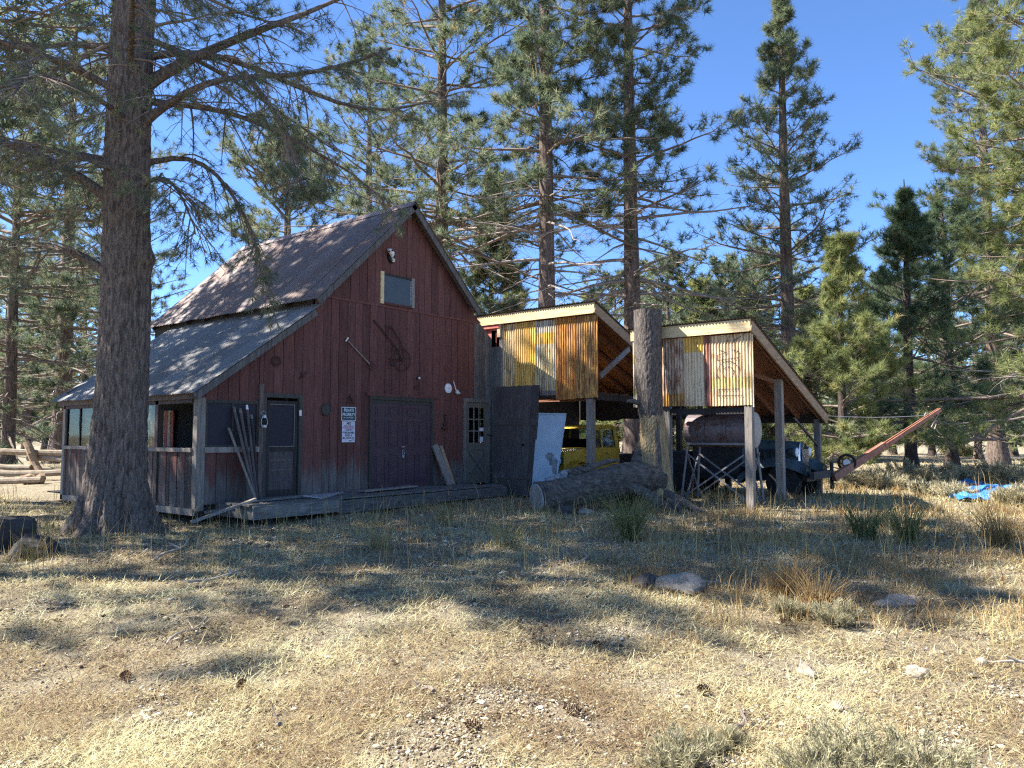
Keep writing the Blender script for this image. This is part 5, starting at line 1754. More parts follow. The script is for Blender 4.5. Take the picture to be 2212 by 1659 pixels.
def near_crown():
    rng = np.random.default_rng(33)
    # higher crown above the frame, casts the dappled shade
    P, ln, tt = whorl_branches(rng, 23, 8.2, 22.5, 70, 3.9, PROF['round'], -6, 40, droop=.3)
    P = P + TB
    v0, f0 = v_tubes(P, (.012 + .014 * ln)[:, None] * (1 - .8 * np.linspace(0, 1, 8))[None], 4)
    # drooping twigs on the visible limbs
    Q, ql = side_twigs(rng, LP, np.minimum(LN_, 3.4), 30, .18, 1.0, .30, (25, 80), -.10, 5, .25, droop=.55)
    S, sl_ = side_twigs(rng, Q, ql, 5, .25, 1.0, .42, (20, 70), -.1, 4, .10, droop=.35)
    U, ul = side_twigs(rng, P, ln, 9, .25, 1.0, .34)
    Y, yl = side_twigs(rng, U, ul, 3, .3, 1.0, .42, (25, 60), .12, 3, .08)
    v1, f1 = v_tubes(Q, (.006 + .011 * ql)[:, None] * (1 - .65 * np.linspace(0, 1, 5))[None], 4)
    v2, f2 = v_tubes(S, (.0045 + .006 * sl_)[:, None] * (1 - .5 * np.linspace(0, 1, 4))[None], 3)
    v3, f3 = v_tubes(U, (.005 + .009 * ul)[:, None] * (1 - .6 * np.linspace(0, 1, 4))[None], 3)
    Vs, Fs, o = [], [], 0
    for v, f in ((v0, f0), (v1, f1), (v2, f2), (v3, f3)):
        Vs.append(v)
        Fs.append(f + o)
        o += len(v)
    np_mesh('twigs', np.concatenate(Vs), np.concatenate(Fs), 'twig', NP)
    keep = rng.random(len(S)) < .62
    C = np.concatenate([S[keep, -1], Q[:, -1]])
    D = norm(np.concatenate([S[keep, -1] - S[keep, -2], Q[:, -1] - Q[:, -2]]))
    va, fa, ta = v_tufts(rng, C, D, 30, .155, .0085, 1.0)
    C2 = np.concatenate([Y[:, -1], U[:, -1]])
    D2 = norm(np.concatenate([Y[:, -1] - Y[:, 0], U[:, -1] - U[:, 1]]))
    lowc = C2[:, 2] < 12.0
    vc, fc, tc_ = v_tufts(rng, C2[lowc], D2[lowc], 26, .19, .011)
    va, fa, ta = np.concatenate([va, vc]), np.concatenate([fa, fc + len(va)]), np.concatenate([ta, tc_])
    C2, D2 = C2[~lowc], D2[~lowc]
    vb, fb, tb = v_tufts(rng, C2, D2, 12, .32, .045)
    np_mesh('crown', np.concatenate([va, vb]), np.concatenate([fa, fb + len(va)]), 'needles_near', NP, tone=np.concatenate([ta, tb]))


near_crown()

# ---- pines behind the buildings (distance ahead, metres to the right)
def at_px(px, d):
    return dl(d, (px - 1106) / 1661 * d)


pine('pine_tree', at_px(950, 32), 'tall full pine rising directly behind the barn ridge', 27, .36, 7.6, 9.0, 9.2, 'column', nb=98, per=10, sub=3, seed=1, droop=.30, dead_n=26, e=(-2, 38))
pine('pine_tree', at_px(1181, 28), 'tall pine with a straight dark trunk behind the taller shed', 26, .36, 5.4, 6.2, 9.0, 'column', nb=76, per=10, sub=3, seed=2, droop=.28, dead_n=34, e=(0, 40), dead_len=.75)
pine('pine_tree', at_px(1368, 30), 'tall pine with many bare arching lower limbs above the gap between the sheds', 26, .37, 5.2, 4.6, 10.0, 'column', nb=92, per=9, sub=3, seed=3, droop=.33, dead_n=60, e=(2, 36), bare=.10, dead_len=.95)
pine('pine_tree', at_px(1708, 32), 'slender pine with its tip near the top of the picture, behind the lower shed', 21.6, .33, 6.2, 3.4, 4.2, 'spire', nb=125, per=9, sub=3, seed=4, droop=.22, dead_n=6, e=(0, 48), needles=14, nlen=.30)
pine('pine_tree', at_px(1822, 24.2), 'young bushy light green pine just right of the lower shed', 7.9, .14, 3.0, 1.2, .4, 'cone', nb=66, per=9, sub=3, seed=5, mat='needles_young', barkm='bark3', e=(6, 52), droop=.15, dead_n=4, nlen=.26, nwid=.017, needles=34)
pine('pine_tree', at_px(1966, 33), 'dark young pine with a bare pointed leader, right of the boom', 12.8, .25, 5.0, 1.6, 1.7, 'spire', nb=80, per=9, sub=3, seed=6, nlen=.28, nwid=.022, needles=26, mat='needles_dark', barkm='bark3', e=(-4, 50), droop=.20, dead_n=14)
pine('pine_tree', at_px(2052, 37), 'dark pine standing just behind the pointed young pine', 12.6, .26, 4.8, 1.4, 1.4, 'round', nb=90, per=9, sub=3, seed=7, mat='needles_dark', barkm='bark3', e=(-4, 44), droop=.22, dead_n=10)
pine('pine_tree', at_px(2310, 25), 'big sunlit yellow green pine at the right edge', 22, .42, 6.0, 1.6, 1.6, 'column', nb=170, per=10, sub=3, seed=8, mat='needles_young', e=(-6, 40), droop=.28, dead_n=14, nlen=.28, nwid=.018, needles=30)
pine('pine_tree', at_px(2150, 42), 'tall pine behind the big one at the right edge', 27, .40, 5.0, 4, 4.5, 'column', nb=120, per=9, sub=3, seed=9, e=(-4, 42), dead_n=8)
pine('pine_tree', at_px(1062, 36), 'narrow young pine between the barn ridge and the tall shed', 14.2, .2, 3.0, 3, 3.2, 'cone', nb=80, per=8, sub=3, seed=10, e=(0, 50), droop=.16, dead_n=4, barkm='bark3')
pine('pine_tree', at_px(1105, 42), 'small sunlit pine low behind the taller shed roof', 11.0, .17, 2.7, 2, 2.2, 'cone', nb=52, per=8, sub=3, seed=11, mat='needles_young', e=(4, 50), dead_n=2, barkm='bark3')
pine('pine_tree', at_px(610, 38), 'full pine behind the left end of the barn ridge', 16.5, .28, 5.2, 3, 3.4, 'round', nb=84, per=9, sub=3, seed=12, droop=.25, dead_n=6, e=(-4, 44))
pine('pine_tree', at_px(790, 46), 'tall pine far behind the middle of the barn roof', 27, .36, 6.5, 6, 7.5, 'column', nb=74, per=9, sub=3, seed=13, dead_n=6)
pine('pine_tree', at_px(134, 43), 'tall bare trunked pine at the left beyond the porch', 27, .48, 7.0, 2.2, 4.5, 'column', nb=92, per=9, sub=3, seed=14, droop=.32, dead_n=40, e=(-4, 36))
pine('pine_tree', at_px(20, 36), 'leafy pine at the far left edge behind the fallen fence', 18, .3, 6.0, 1.2, 1.4, 'round', nb=100, per=9, sub=3, seed=15, droop=.3, dead_n=18, e=(-8, 40))
pine('pine_tree', at_px(225, 55), 'pine partly hidden behind the great near trunk', 21, .3, 6.0, 2, 2.0, 'round', nb=110, per=8, sub=3, seed=16, droop=.28, dead_n=10)
pine('pine_tree', at_px(60, 62), 'distant pine between the far left trees', 19, .3, 6.2, 1, 1.2, 'round', nb=100, per=8, sub=3, seed=17, needles=11, nwid=.06, nlen=.4, dead_n=4)
# pines beyond the left edge whose shade falls across the foreground
pine('pine_tree', dl(9.3, -13.5), 'pine outside the picture at the left, shading the near ground', 19, .35, 3.2, 6, 8.5, 'round', nb=44, per=8, sub=3, seed=18, needles=10, nwid=.045, dead_n=5)
pine('pine_tree', dl(12.3, -15.5), 'third pine outside the picture at the left, shading the ground before the deck', 22, .35, 4.4, 6, 7.5, 'round', nb=120, per=9, sub=3, seed=22, needles=10, nwid=.05, dead_n=5)
pine('pine_tree', dl(18.2, -15.8), 'second pine outside the picture at the left, shading the barn roof', 19.5, .35, 5.2, 6, 8.0, 'round', nb=150, per=9, sub=3, seed=19, needles=10, nwid=.06, dead_n=5)


def copy_tree(root, loc, rz, sc_, label, group=None):
    c = root.copy()
    COL.objects.link(c)
    c.location = (loc[0], loc[1], gh(loc[0], loc[1]) - .05)
    c.rotation_euler = (0, 0, rz)
    c.scale = (sc_, sc_, sc_)
    tag(c, label, 'tree', group)
    for ch in [o for o in root.children]:
        d = ch.copy()
        COL.objects.link(d)
        d.parent = c
    return c


# smaller pines of the wood edge: two kinds, copied
W1 = pine('pine_tree', at_px(1480, 52), 'sunlit bushy pine low behind the gap between the sheds', 11.5, .2, 3.4, 1, 1.2, 'cone', nb=58, per=8, sub=3, seed=20, mat='needles_young', barkm='bark3', needles=11, nwid=.055, nlen=.40, dead_n=4)
W2 = pine('pine_tree', at_px(1590, 58), 'rounded green pine behind the lower shed roof', 12.5, .22, 4.2, 1, 1.3, 'round', nb=62, per=8, sub=3, seed=21, needles=11, nwid=.055, nlen=.40, dead_n=8)
EDGE = [(1447, 47, 1.0, W2, 'rounded pine just right of the dead trunk top, low behind'), (1512, 45, .95, W1, 'light green pine above the left half of the lower shed roof'), (1570, 48, 1.0, W2, 'rounded pine above the middle of the lower shed roof'), (1625, 46, .95, W1, 'light green pine above the right corner of the lower shed roof'), (1668, 50, 1.1, W2, 'rounded pine close left of the slender pine trunk'), (1748, 47, .95, W1, 'light green pine close right of the slender pine trunk'), (1275, 52, 1.0, W1, 'light green pine above the right end of the tall shed roof'), (1330, 56, 1.05, W2, 'rounded pine left of the bare limbed pine, low behind'),
        (1420, 60, 1.0, W2, 'green pine low behind the dead trunk'), (1545, 66, .95, W1, 'light green pine between two rounded ones behind the lower shed'),
        (1660, 60, .92, W1, 'light green pine left of the slender pine'), (1760, 55, .95, W2, 'rounded pine right of the slender pine trunk'),
        (1880, 50, .95, W1, 'sunlit pine between the bushy light pine and the dark pointed one'), (1925, 64, 1.15, W2, 'rounded pine behind the dark pointed pine'),
        (2010, 58, 1.1, W1, 'light green pine seen low between the two dark pines'), (2110, 52, 1.0, W2, 'rounded pine low below the big sunlit pine at the right'),
        (2185, 60, 1.2, W1, 'light green pine at the right edge behind the blue tarps'), (1300, 70, .9, W2, 'rounded pine seen under the tall shed roof'),
        (1235, 66, .85, W1, 'light green pine behind the tall shed, right of its trunked neighbour'), (1150, 72, 1.0, W2, 'rounded pine far behind the wall of the tall shed'),
        (180, 70, 1.2, W2, 'rounded pine left of the great near trunk, far back'), (100, 78, 1.3, W1, 'light green pine far back at the left'), (5, 66, 1.3, W2, 'rounded pine at the left edge, far back'),
        (700, 62, 1.1, W2, 'rounded pine hidden low behind the barn'), (480, 64, 1.05, W2, 'rounded pine behind the lower barn roof'), (355, 72, 1.0, W1, 'light green pine showing past the near trunk'),
        (2290, 45, 1.3, W2, 'rounded pine just beyond the right edge')]
for i, (px, d, s, w, lb) in enumerate(EDGE):
    copy_tree(w, at_px(px, d), i * 1.3, s, lb, 'pines of the wood edge')


def far_wood():
    rng = np.random.default_rng(77)
    n = 700
    th = rng.uniform(-.72, .72, n)
    d = 120 + 330 * rng.random(n)
    i = np.clip((d - 190) / 286, 0, 1)
    h = np.where(d > 190, i ** .8 * (40 + 9 * np.sin(th * 5 + 1) + 5 * np.sin(th * 13)) - 1.5, -.3)
    p = C0[None] + FH[None] * d[:, None] + RH[None] * (d * np.tan(th))[:, None]
    p[:, 2] = h
    V, F, Tn, o = [], [], [], 0
    for q in p:
        H = rng.uniform(9, 19)
        m = 110
        t = rng.random(m)
        a = rng.random(m) * 6.283
        r = H * .17 * (1 - t) ** .8 * np.sqrt(rng.random(m)) + .1
        c = np.stack([q[0] + r * np.cos(a), q[1] + r * np.sin(a), q[2] + H * (.08 + .92 * t)], -1)
        s = rng.normal(0, 1, (m, 3, 3)) * .55
        V.append((c[:, None] + s).reshape(-1, 3))
        F.append(np.arange(m * 3).reshape(-1, 3) + o)
        Tn.append(np.repeat(np.clip(rng.beta(2, 3, m), 0, .9), 3))
        o += m * 3
    ob = np_mesh('far_wood', np.concatenate(V), np.concatenate(F), 'needles', None, tone=np.concatenate(Tn))
    tag(ob, 'distant conifer wood covering the hillside', 'wood', None, 'stuff')


far_wood()
# ------------------------------------------------------------------ grasses, litter and shrubs
def scatter(rng, n, dmin, dmax, lat=.84, power=1.0):
    """places on the ground, denser towards the photographer"""
    u = rng.random(n)
    d = dmin * (dmax / dmin) ** u if power == 1 else dmin + (dmax - dmin) * u ** power
    l = (rng.random(n) * 2 - 1) * lat * d
    p = C0[None] + FH[None] * d[:, None] + RH[None] * l[:, None]
    return p[:, 0], p[:, 1], d, l


def off_floor(x, y):
    """outside the barn, the sheds' vehicles and the deck"""
    barn = (x > -5.1) & (x < 3.4) & (y > -.05)
    deck = (x > -4.7) & (x < 2.6) & (y > -1.36) & (y < 0)
    return ~(barn | deck)


LAT = np.random.default_rng(99).random((256, 256))


def vnoise(x, y):
    xi, yi = np.floor(x).astype(int), np.floor(y).astype(int)
    fx, fy = x - xi, y - yi
    fx, fy = fx * fx * (3 - 2 * fx), fy * fy * (3 - 2 * fy)
    g = lambda i, j: LAT[(xi + i) % 256, (yi + j) % 256]
    return (g(0, 0) * (1 - fx) + g(1, 0) * fx) * (1 - fy) + (g(0, 1) * (1 - fx) + g(1, 1) * fx) * fy


def patch(x, y, f, ph):
    """uneven patches, 0..1"""
    x, y = x * f + ph * 17.3, y * f - ph * 9.1
    x, y = x + 1.3 * vnoise(x * .6 + 40, y * .6), y + 1.3 * vnoise(x * .6, y * .6 + 70)
    v = .55 * vnoise(x, y) + .3 * vnoise(x * 2.1 + 9, y * 2.1) + .15 * vnoise(x * 4.3, y * 4.3 + 5)
    return np.clip((v - .5) * 1.7 + .5, 0, 1)


def blades(name, x, y, hgt, wid, lean, mat, tone, seed, label, cat, z=None):
    rng = np.random.default_rng(seed)
    n = len(x)
    z0 = ghv(x, y) - .01 if z is None else z
    az = rng.random(n) * 6.283
    bend = lean * hgt
    dx, dy = np.cos(az) * bend, np.sin(az) * bend
    wa = rng.random(n) * 6.283
    wx, wy = np.cos(wa) * wid * .5, np.sin(wa) * wid * .5
    V = np.zeros((n, 5, 3))
    V[:, 0] = np.stack([x - wx, y - wy, z0], -1)
    V[:, 1] = np.stack([x + wx, y + wy, z0], -1)
    V[:, 2] = np.stack([x + dx * .35 - wx * .75, y + dy * .35 - wy * .75, z0 + hgt * .6], -1)
    V[:, 3] = np.stack([x + dx * .35 + wx * .75, y + dy * .35 + wy * .75, z0 + hgt * .6], -1)
    V[:, 4] = np.stack([x + dx, y + dy, z0 + hgt * (1 - .25 * np.clip(lean, 0, 1.5))], -1)
    b = np.arange(n)[:, None] * 5
    F = np.concatenate([b + np.array([[0, 1, 3]]), b + np.array([[0, 3, 2]]), b + np.array([[2, 3, 4]])])
    o = np_mesh(name, V.reshape(-1, 3), F, mat, None, tone=np.repeat(tone, 5))
    return tag(o, label, cat, None, 'stuff')


def build_grass():
    rng = np.random.default_rng(5)
    # straw and fallen needles lying on the ground
    n = 360000
    x, y, d, l = scatter(rng, n, 2.6, 24, .86)
    den = np.clip(1.9 * patch(x, y, 2.3, .7) * (.4 + patch(x, y, 5.9, 2.2)) - .05 + rng.normal(0, .1, n), .10, 1)
    k = off_floor(x, y) & (rng.random(n) < den)
    x, y, d = x[k], y[k], d[k]
    n = len(x)
    L = rng.uniform(.025, .10, n) * (1 + d * .03)
    W = rng.uniform(.0009, .0022, n) * np.maximum(1, d / 3.6)
    az = rng.random(n) * 6.283
    tilt = rng.normal(0, .38, n)
    z0 = ghv(x, y) + .008 + rng.random(n) ** 1.5 * .05
    dx, dy, dz = np.cos(az) * L, np.sin(az) * L, np.abs(tilt) * L
    px, py = -np.sin(az) * W, np.cos(az) * W
    V = np.zeros((n, 3, 3))
    V[:, 0] = np.stack([x - px, y - py, z0], -1)
    V[:, 1] = np.stack([x + px, y + py, z0], -1)
    V[:, 2] = np.stack([x + dx, y + dy, z0 + dz], -1)
    tn = np.clip(.18 + .62 * patch(x, y, 1.1, .4) * (.5 + patch(x, y, 3.7, 1.2)) + rng.normal(0, .2, n), 0, .93)
    o = np_mesh('straw_litter', V.reshape(-1, 3), np.arange(n * 3).reshape(-1, 3), 'straw', None, tone=np.repeat(tn, 3))
    tag(o, 'dry straw and fallen pine needles covering the ground', 'litter', None, 'stuff')
    # short dry turf
    n = 80000
    x, y, d, l = scatter(rng, n, 2.6, 46, .86)
    den = np.clip(patch(x, y, 1.7, 2.0) * 1.2 - .1 + (d > 8) * .25, .05, 1)
    den = den * np.where(d < 7.5, .16, .8)
    k = off_floor(x, y) & (rng.random(n) < den)
    x, y, d = x[k], y[k], d[k]
    n = len(x)
    h = rng.uniform(.02, .065, n) * (1 + .9 * patch(x, y, .8, 1.0)) * np.clip(.6 + d * .05, .6, 2.2)
    tn = np.clip(.42 + .35 * patch(x, y, .6, 3.0) + rng.normal(0, .16, n), .05, 1)
    blades('short_dry_grass', x, y, h, rng.uniform(.004, .007, n) * np.maximum(1, d / 5), rng.uniform(.2, 1.3, n), 'straw', tn, 6, 'short dry turf of the clearing', 'grass')
    # taller dry grass in tussocks: band before the buildings and the right-hand side
    xs, ys, ds = [], [], []
    tuss = 900
    tx, ty, td, tl = scatter(rng, tuss * 3, 5.5, 34, .84)
    w = np.where(td > 9.5, np.where(tl < .12 * td, .22, .5), .08) + np.where((tl > 1.2) & (td > 6.5) & (td < 14), .55, 0) + np.where((tl > .22 * td) & (td > 12), .3, 0) - np.where((tl < -.1 * td) & (td < 12), .12, 0)
    k = (rng.random(len(tx)) < w * .75) & off_floor(tx, ty)
    tx, ty, td, tl = tx[k], ty[k], td[k], tl[k]
    m = 34
    X = tx[:, None] + rng.normal(0, .14, (len(tx), m))
    Y = ty[:, None] + rng.normal(0, .14, (len(tx), m))
    D = np.repeat(td[:, None], m, 1)
    hs = (rng.uniform(.08, .26, (len(tx), 1)) * np.where((tl > .25 * td), 1.25, 1.0)[:, None]) * rng.uniform(.45, 1.2, (len(tx), m))
    base = np.where(tl > 1.0, .32, .55)[:, None]
    T = np.clip(base + rng.normal(0, .14, (len(tx), 1)) + rng.normal(0, .1, (len(tx), m)), 0, 1)
    X, Y, D, hs, T = X.ravel(), Y.ravel(), D.ravel(), hs.ravel(), T.ravel()
    k = off_floor(X, Y)
    X, Y, D, hs, T = X[k], Y[k], D[k], hs[k], T[k]
    blades('tall_dry_grass', X, Y, hs, rng.uniform(.004, .007, len(X)) * np.maximum(1, D / 7), rng.uniform(.15, .9, len(X)), 'tallgrass', T, 7, 'tufts of taller dry grass before the sheds and at the right', 'grass')
    # single tall stalks
    n = 1500
    x, y, d, l = scatter(rng, n, 8.5, 22, .75)
    k = off_floor(x, y)
    x, y, d = x[k], y[k], d[k]
    n = len(x)
    blades('grass_stalks', x, y, rng.uniform(.35, .8, n), .006 * np.maximum(1, d / 9), rng.uniform(.05, .45, n), 'tallgrass', np.clip(rng.normal(.6, .15, n), 0, 1), 8, 'scattered tall dry grass stalks', 'grass')
    # chips, pebbles, bits of bark
    n = 120000
    x, y, d, l = scatter(rng, n, 2.6, 15, .86)
    den = np.clip((patch(x, y, 2.1, 5.0) - .5) * 2.4 + np.clip(1.1 - np.abs(d - 4.0) * .9, 0, .7), .16, 1)
    k = off_floor(x, y) & (rng.random(n) < den)
    x, y, d = x[k], y[k], d[k]
    n = len(x)
    r = rng.uniform(.003, .010, n) * (1 + (rng.random(n) < .05) * 1.3) * np.maximum(1, d / 6)
    az = rng.random(n) * 6.283
    el = rng.uniform(1, 2.4, n)
    o8 = np.array([[1, 0, 0], [0, 1, 0], [-1, 0, 0], [0, -1, 0], [0, 0, .75], [0, 0, -.4]])
    P = o8[None] * r[:, None, None]
    P[:, :, 0] *= el[:, None]
    P = P * rng.uniform(.7, 1.3, (n, 6, 1))
    c, s = np.cos(az)[:, None], np.sin(az)[:, None]
    Q = np.stack([P[:, :, 0] * c - P[:, :, 1] * s + x[:, None], P[:, :, 0] * s + P[:, :, 1] * c + y[:, None], P[:, :, 2] + (ghv(x, y) + .012)[:, None]], -1)
    fc = np.array([[0, 1, 4], [1, 2, 4], [2, 3, 4], [3, 0, 4], [1, 0, 5], [2, 1, 5], [3, 2, 5], [0, 3, 5]])
    F = (np.arange(n)[:, None, None] * 6 + fc[None]).reshape(-1, 3)
    tn = np.clip(rng.beta(1.1, 1.1, n), 0, 1)
    o = np_mesh('chips_and_pebbles', Q.reshape(-1, 3), F, 'pebble', None, tone=np.repeat(tn, 6))
    tag(o, 'pale wood chips and pebbles scattered over the foreground', 'pebbles', None, 'stuff')


build_grass()


# ---- shrubs, each a thing of its own
def shrub(name, x, y, r, h, label, mat, seed, group, n=420, leaf=.09, wid=.010, dens=1.0):
    rng = np.random.default_rng(seed)
    T = thing(name, (x, y, gh(x, y)), label, 'shrub', group)
    base = np.array([x, y, gh(x, y)])
    nb = 26
    az = rng.random(nb) * 6.283
    rr = r * np.sqrt(rng.random(nb))
    tip = np.stack([rr * np.cos(az), rr * np.sin(az), h * (1 - .45 * (rr / r) ** 2) * rng.uniform(.6, 1.1, nb)], -1)
    s = np.linspace(0, 1, 5)
    P = tip[:, None] * np.stack([s ** .8, s ** .8, s], -1)[None] + rng.normal(0, .02 * r, (nb, 5, 3)) * s[None, :, None]
    v, f = v_tubes(P + base, np.full((nb, 5), .006) * (1.3 - s)[None], 3)
    np_mesh('stems', v, f, 'twig', T)
    i = rng.integers(0, nb, n)
    t = rng.uniform(.35, 1.05, n)
    C = tip[i] * np.stack([t ** .8, t ** .8, t], -1) + rng.normal(0, .075 * r, (n, 3))
    C[:, 2] = np.maximum(C[:, 2], .02)
    D = norm(tip[i] / np.linalg.norm(tip[i], axis=1, keepdims=True) + np.array([0, 0, .8]) + rng.normal(0, .3, (n, 3)))
    vv, ff, tn = v_tufts(rng, C + base, D, 9, leaf, wid, .65)
    np_mesh('foliage', vv, ff, mat, T, tone=np.clip(tn, 0, 1))
    return T


def at_g(px, py):
    """ground place d, l from distance below the horizon, for laying out plants"""
    d = 1.6 * 1661 / (py - 940)
    return dl(d, (px - 1106) / 1661 * d)


SAGE = [(1830, 1036, .62, .55, 'grey sagebrush between the boom and the lower shed corner'), (1895, 1040, .75, .62, 'grey sagebrush below the middle of the red boom'),
        (1945, 1028, .8, .7, 'sagebrush at the foot of the dark pointed pine, left side'), (2010, 1034, .85, .75, 'pale sagebrush right of the dark pointed pine'),
        (2062, 1030, .8, .7, 'pale sagebrush behind the nearest blue tarp'), (2125, 1024, .9, .7, 'dark sagebrush behind the larger blue tarp'),
        (2180, 1030, .9, .75, 'pale sagebrush at the right edge above the tarps'), (2045, 1060, .55, .45, 'low sagebrush just left of the nearest blue tarp'),
        (1990, 1052, .5, .42, 'low pale sagebrush left of the tarps'), (2195, 1075, .55, .5, 'low sagebrush at the right edge beside the tarps')]
for i, (px, py, r, h, lb) in enumerate(SAGE):
    p = at_g(px, py + 16)
    shrub('sagebrush', p[0], p[1], r, h, lb, 'sage', 300 + i, 'sagebrush at the right', n=460, leaf=.15, wid=.022)
RB = [(1460, 980, 1.3, .9, 'yellow green shrub seen under the shed between the dead trunk and tank'), (1640, 985, 1.3, .9, 'yellow green shrub seen under the lower shed beside the post'), (1745, 982, 1.5, 1.0, 'yellow green shrub behind the old truck nose'),
      (1810, 985, 1.5, .9, 'yellow green shrub right of the lower shed corner'), (1870, 982, 1.6, 1.0, 'yellow green shrub behind the red boom'), (1310, 982, 1.3, 1.0, 'yellow green shrub seen behind the yellow truck'),
      (2075, 985, 1.6, 1.1, 'yellow green shrub under the dark pines at the right')]
for i, (px, py, r, h, lb) in enumerate(RB):
    p = at_g(px, py)
    shrub('rabbitbrush', p[0], p[1], r, h, lb, 'rabbit', 340 + i, 'yellow green shrubs behind the sheds', n=520, leaf=.24, wid=.035)
NEAR = [(1850, 1660, .30, .22, 'green grey shrub at the bottom edge right of centre'), (1960, 1700, .30, .22, 'low green shrub at the bottom edge, rightmost of three'), (1745, 1690, .24, .18, 'thin green shrub at the bottom edge between two others'),
        (1450, 1640, .24, .16, 'wispy pale shrub at the bottom edge near the centre'), (1545, 1600, .15, .10, 'tiny grey green plant near the bottom centre'), (1790, 1345, .22, .20, 'small grey brush among dry grass at the right'), (1700, 1330, .20, .18, 'small dark brush left of the low pale stone')]
for i, (px, py, r, h, lb) in enumerate(NEAR):
    p = at_g(px, py)
    shrub('low_shrub', p[0], p[1], r, h, lb, 'nearsage', 380 + i, 'low shrubs of the foreground', n=520, leaf=.045, wid=.0045)


def bunch(px, py, h, n, label, seed, green=.9):
    p = at_g(px, py)
    rng = np.random.default_rng(seed)
    T = thing('bunchgrass', (p[0], p[1], gh(p[0], p[1])), label, 'grass clump', 'large bunchgrass clumps')
    x = p[0] + rng.normal(0, .07, n)
    y = p[1] + rng.normal(0, .07, n)
    az = np.arctan2(y - p[1], x - p[0]) + rng.normal(0, .5, n)
    hh = h * rng.uniform(.5, 1.1, n)
    out = rng.uniform(.1, .75, n) * hh
    s = np.linspace(0, 1, 4)
    P = np.stack([x[:, None] + np.cos(az)[:, None] * out[:, None] * s ** 1.6, y[:, None] + np.sin(az)[:, None] * out[:, None] * s ** 1.6, gh(p[0], p[1]) + hh[:, None] * s * (1 - .15 * s)], -1)
    v, f = v_tubes(P, np.full((n, 4), .0045) * (1.25 - s)[None], 3)
    np_mesh('blades', v, f, 'tallgrass', T, tone=np.repeat(np.clip(green + rng.normal(0, .12, n), 0, 1), 12))


bunch(1358, 1172, .85, 210, 'big green based bunchgrass clump before the fallen log', 1)
bunch(822, 1195, .55, 46, 'tall thin grass clump in front of the double doors', 2, .7)
bunch(1095, 1195, .5, 60, 'grass clump in front of the deck end', 3, .7)
bunch(965, 1130, .5, 60, 'grass clump growing at the deck right part', 4, .6)
bunch(1950, 1180, .75, 190, 'green bunchgrass in the shed shadow at the right', 5, .9)
bunch(1860, 1170, .8, 150, 'dark green bunchgrass right of the lower shed front post', 6, .95)
bunch(2150, 1190, .7, 150, 'tawny bunchgrass at the right edge in half shade', 7, .4)
bunch(1690, 1290, .45, 170, 'tawny grass clump right of the pale flat stone', 8, .3)
bunch(1760, 1320, .42, 150, 'golden grass clump before the low pale stone', 9, .35)
bunch(90, 1200, .4, 70, 'pale grass in front of the dark boulders', 10, .6)


# ---- fallen sticks and cones
def stick(d, l, az, L, r, label, mat='stick', seed=0):
    rg = random.Random(seed)
    p = Vector(dl(d, l))
    dv = Vector((math.cos(az), math.sin(az), 0))
    nv = Vector((-dv.y, dv.x, 0))
    pts = []
    for i in range(8):
        t = i / 7
        q = p + dv * (t - .5) * L + nv * (.06 * L * math.sin(t * 5 + seed))
        q.z = gh(q.x, q.y) + r + .02 + .03 * abs(math.sin(t * 4 + seed))
        pts.append(q)
    T = thing('fallen_branch', (p.x, p.y, gh(p.x, p.y)), label, 'branch', 'fallen branches on the ground')
    MB().tube(pts, [r * (1 - .5 * i / 7) for i in range(8)], 7).build('stem', mat, T)
    k = pts[4]
    MB().tube([k, k + dv * L * .16 + nv * L * .13 + Vector((0, 0, .05))], [r * .6, r * .3], 6).build('twig', mat, T)


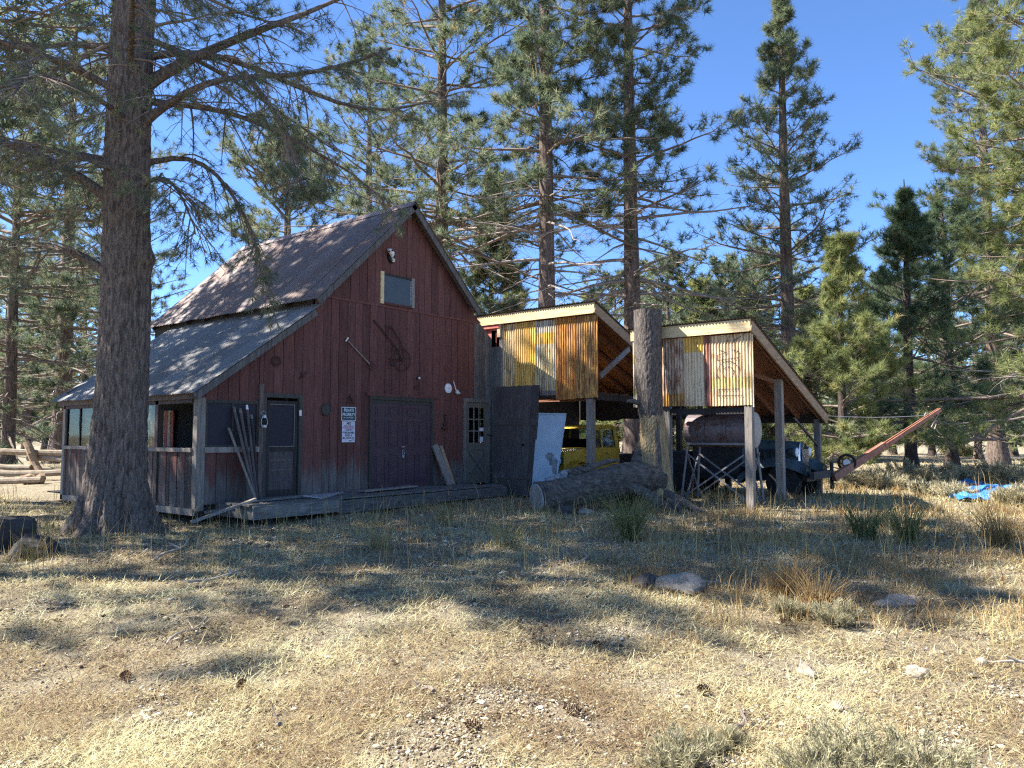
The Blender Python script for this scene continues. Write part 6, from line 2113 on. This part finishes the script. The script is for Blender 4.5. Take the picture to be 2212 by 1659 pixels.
stick(10.6, -4.6, .9, 1.5, .022, 'long pale stick in the grass right of the near pine', seed=1)
stick(8.6, -3.2, .4, 1.0, .016, 'curved pale stick in the left middle ground', seed=2)
stick(9.8, .9, .2, .9, .014, 'pale stick in front of the deck end', seed=3)
stick(4.9, -.55, 1.2, .25, .013, 'short dark stick near the bottom centre left', 'twig', 4)
stick(4.4, -1.3, .9, .22, .011, 'dark twig at the bottom left', 'twig', 5)
stick(8.2, 1.95, -.3, .6, .018, 'broken branch lying beside the pale flat stone', seed=6)
stick(6.3, -2.6, .7, .7, .010, 'thin pale stick in the left foreground', seed=7)
stick(4.3, 1.25, .3, .30, .014, 'small bleached stick beside the bottom right shrub', 'twig', 8)
stick(5.5, 3.6, 1.9, .6, .016, 'grey stick at the right edge of the foreground', seed=9)
CONES = [(4.55, .35, 'pine cone near the bottom centre'), (5.1, -1.75, 'pine cone at the left of the foreground'), (4.15, 1.55, 'dark pine cone beside the bottom right shrub'), (5.9, .65, 'pine cone on the needles at mid foreground'),
         (4.9, 1.2, 'pine cone right of the short dark stick'), (5.3, -2.6, 'pine cone in the left foreground straw'), (6.6, 2.3, 'pine cone in dry grass at the right'), (4.2, -.2, 'pine cone close to the bottom edge')]
for i, (d, l, lb) in enumerate(CONES):
    x, y, _ = dl(d, l)
    z = gh(x, y) + .035
    b = MB()
    rg = random.Random(i)
    a0 = rg.uniform(0, 6.28)
    ax_ = Vector((math.cos(a0), math.sin(a0), .2)).normalized()
    u = ax_.orthogonal().normalized()
    w = ax_.cross(u)
    for k in range(44):
        t = k / 43
        ph = k * 2.4
        r = .034 * math.sin(math.pi * (.12 + .82 * t)) ** .7
        c = Vector((x, y, z)) + ax_ * (t - .5) * .085
        o_ = u * math.cos(ph) + w * math.sin(ph)
        s_ = ax_.cross(o_)
        b.poly([c, c + o_ * r + s_ * .009 + ax_ * .006, c + o_ * r * 1.12 + ax_ * .012, c + o_ * r - s_ * .009 + ax_ * .006])
    b.build('pine_cone', 'cone', None, label=lb, cat='pine cone', group='pine cones on the ground', loc=(x, y, z))

# ------------------------------------------------------------------ tidy up helper properties
for o in bpy.data.objects:
    if '_base' in o:
        del o['_base']
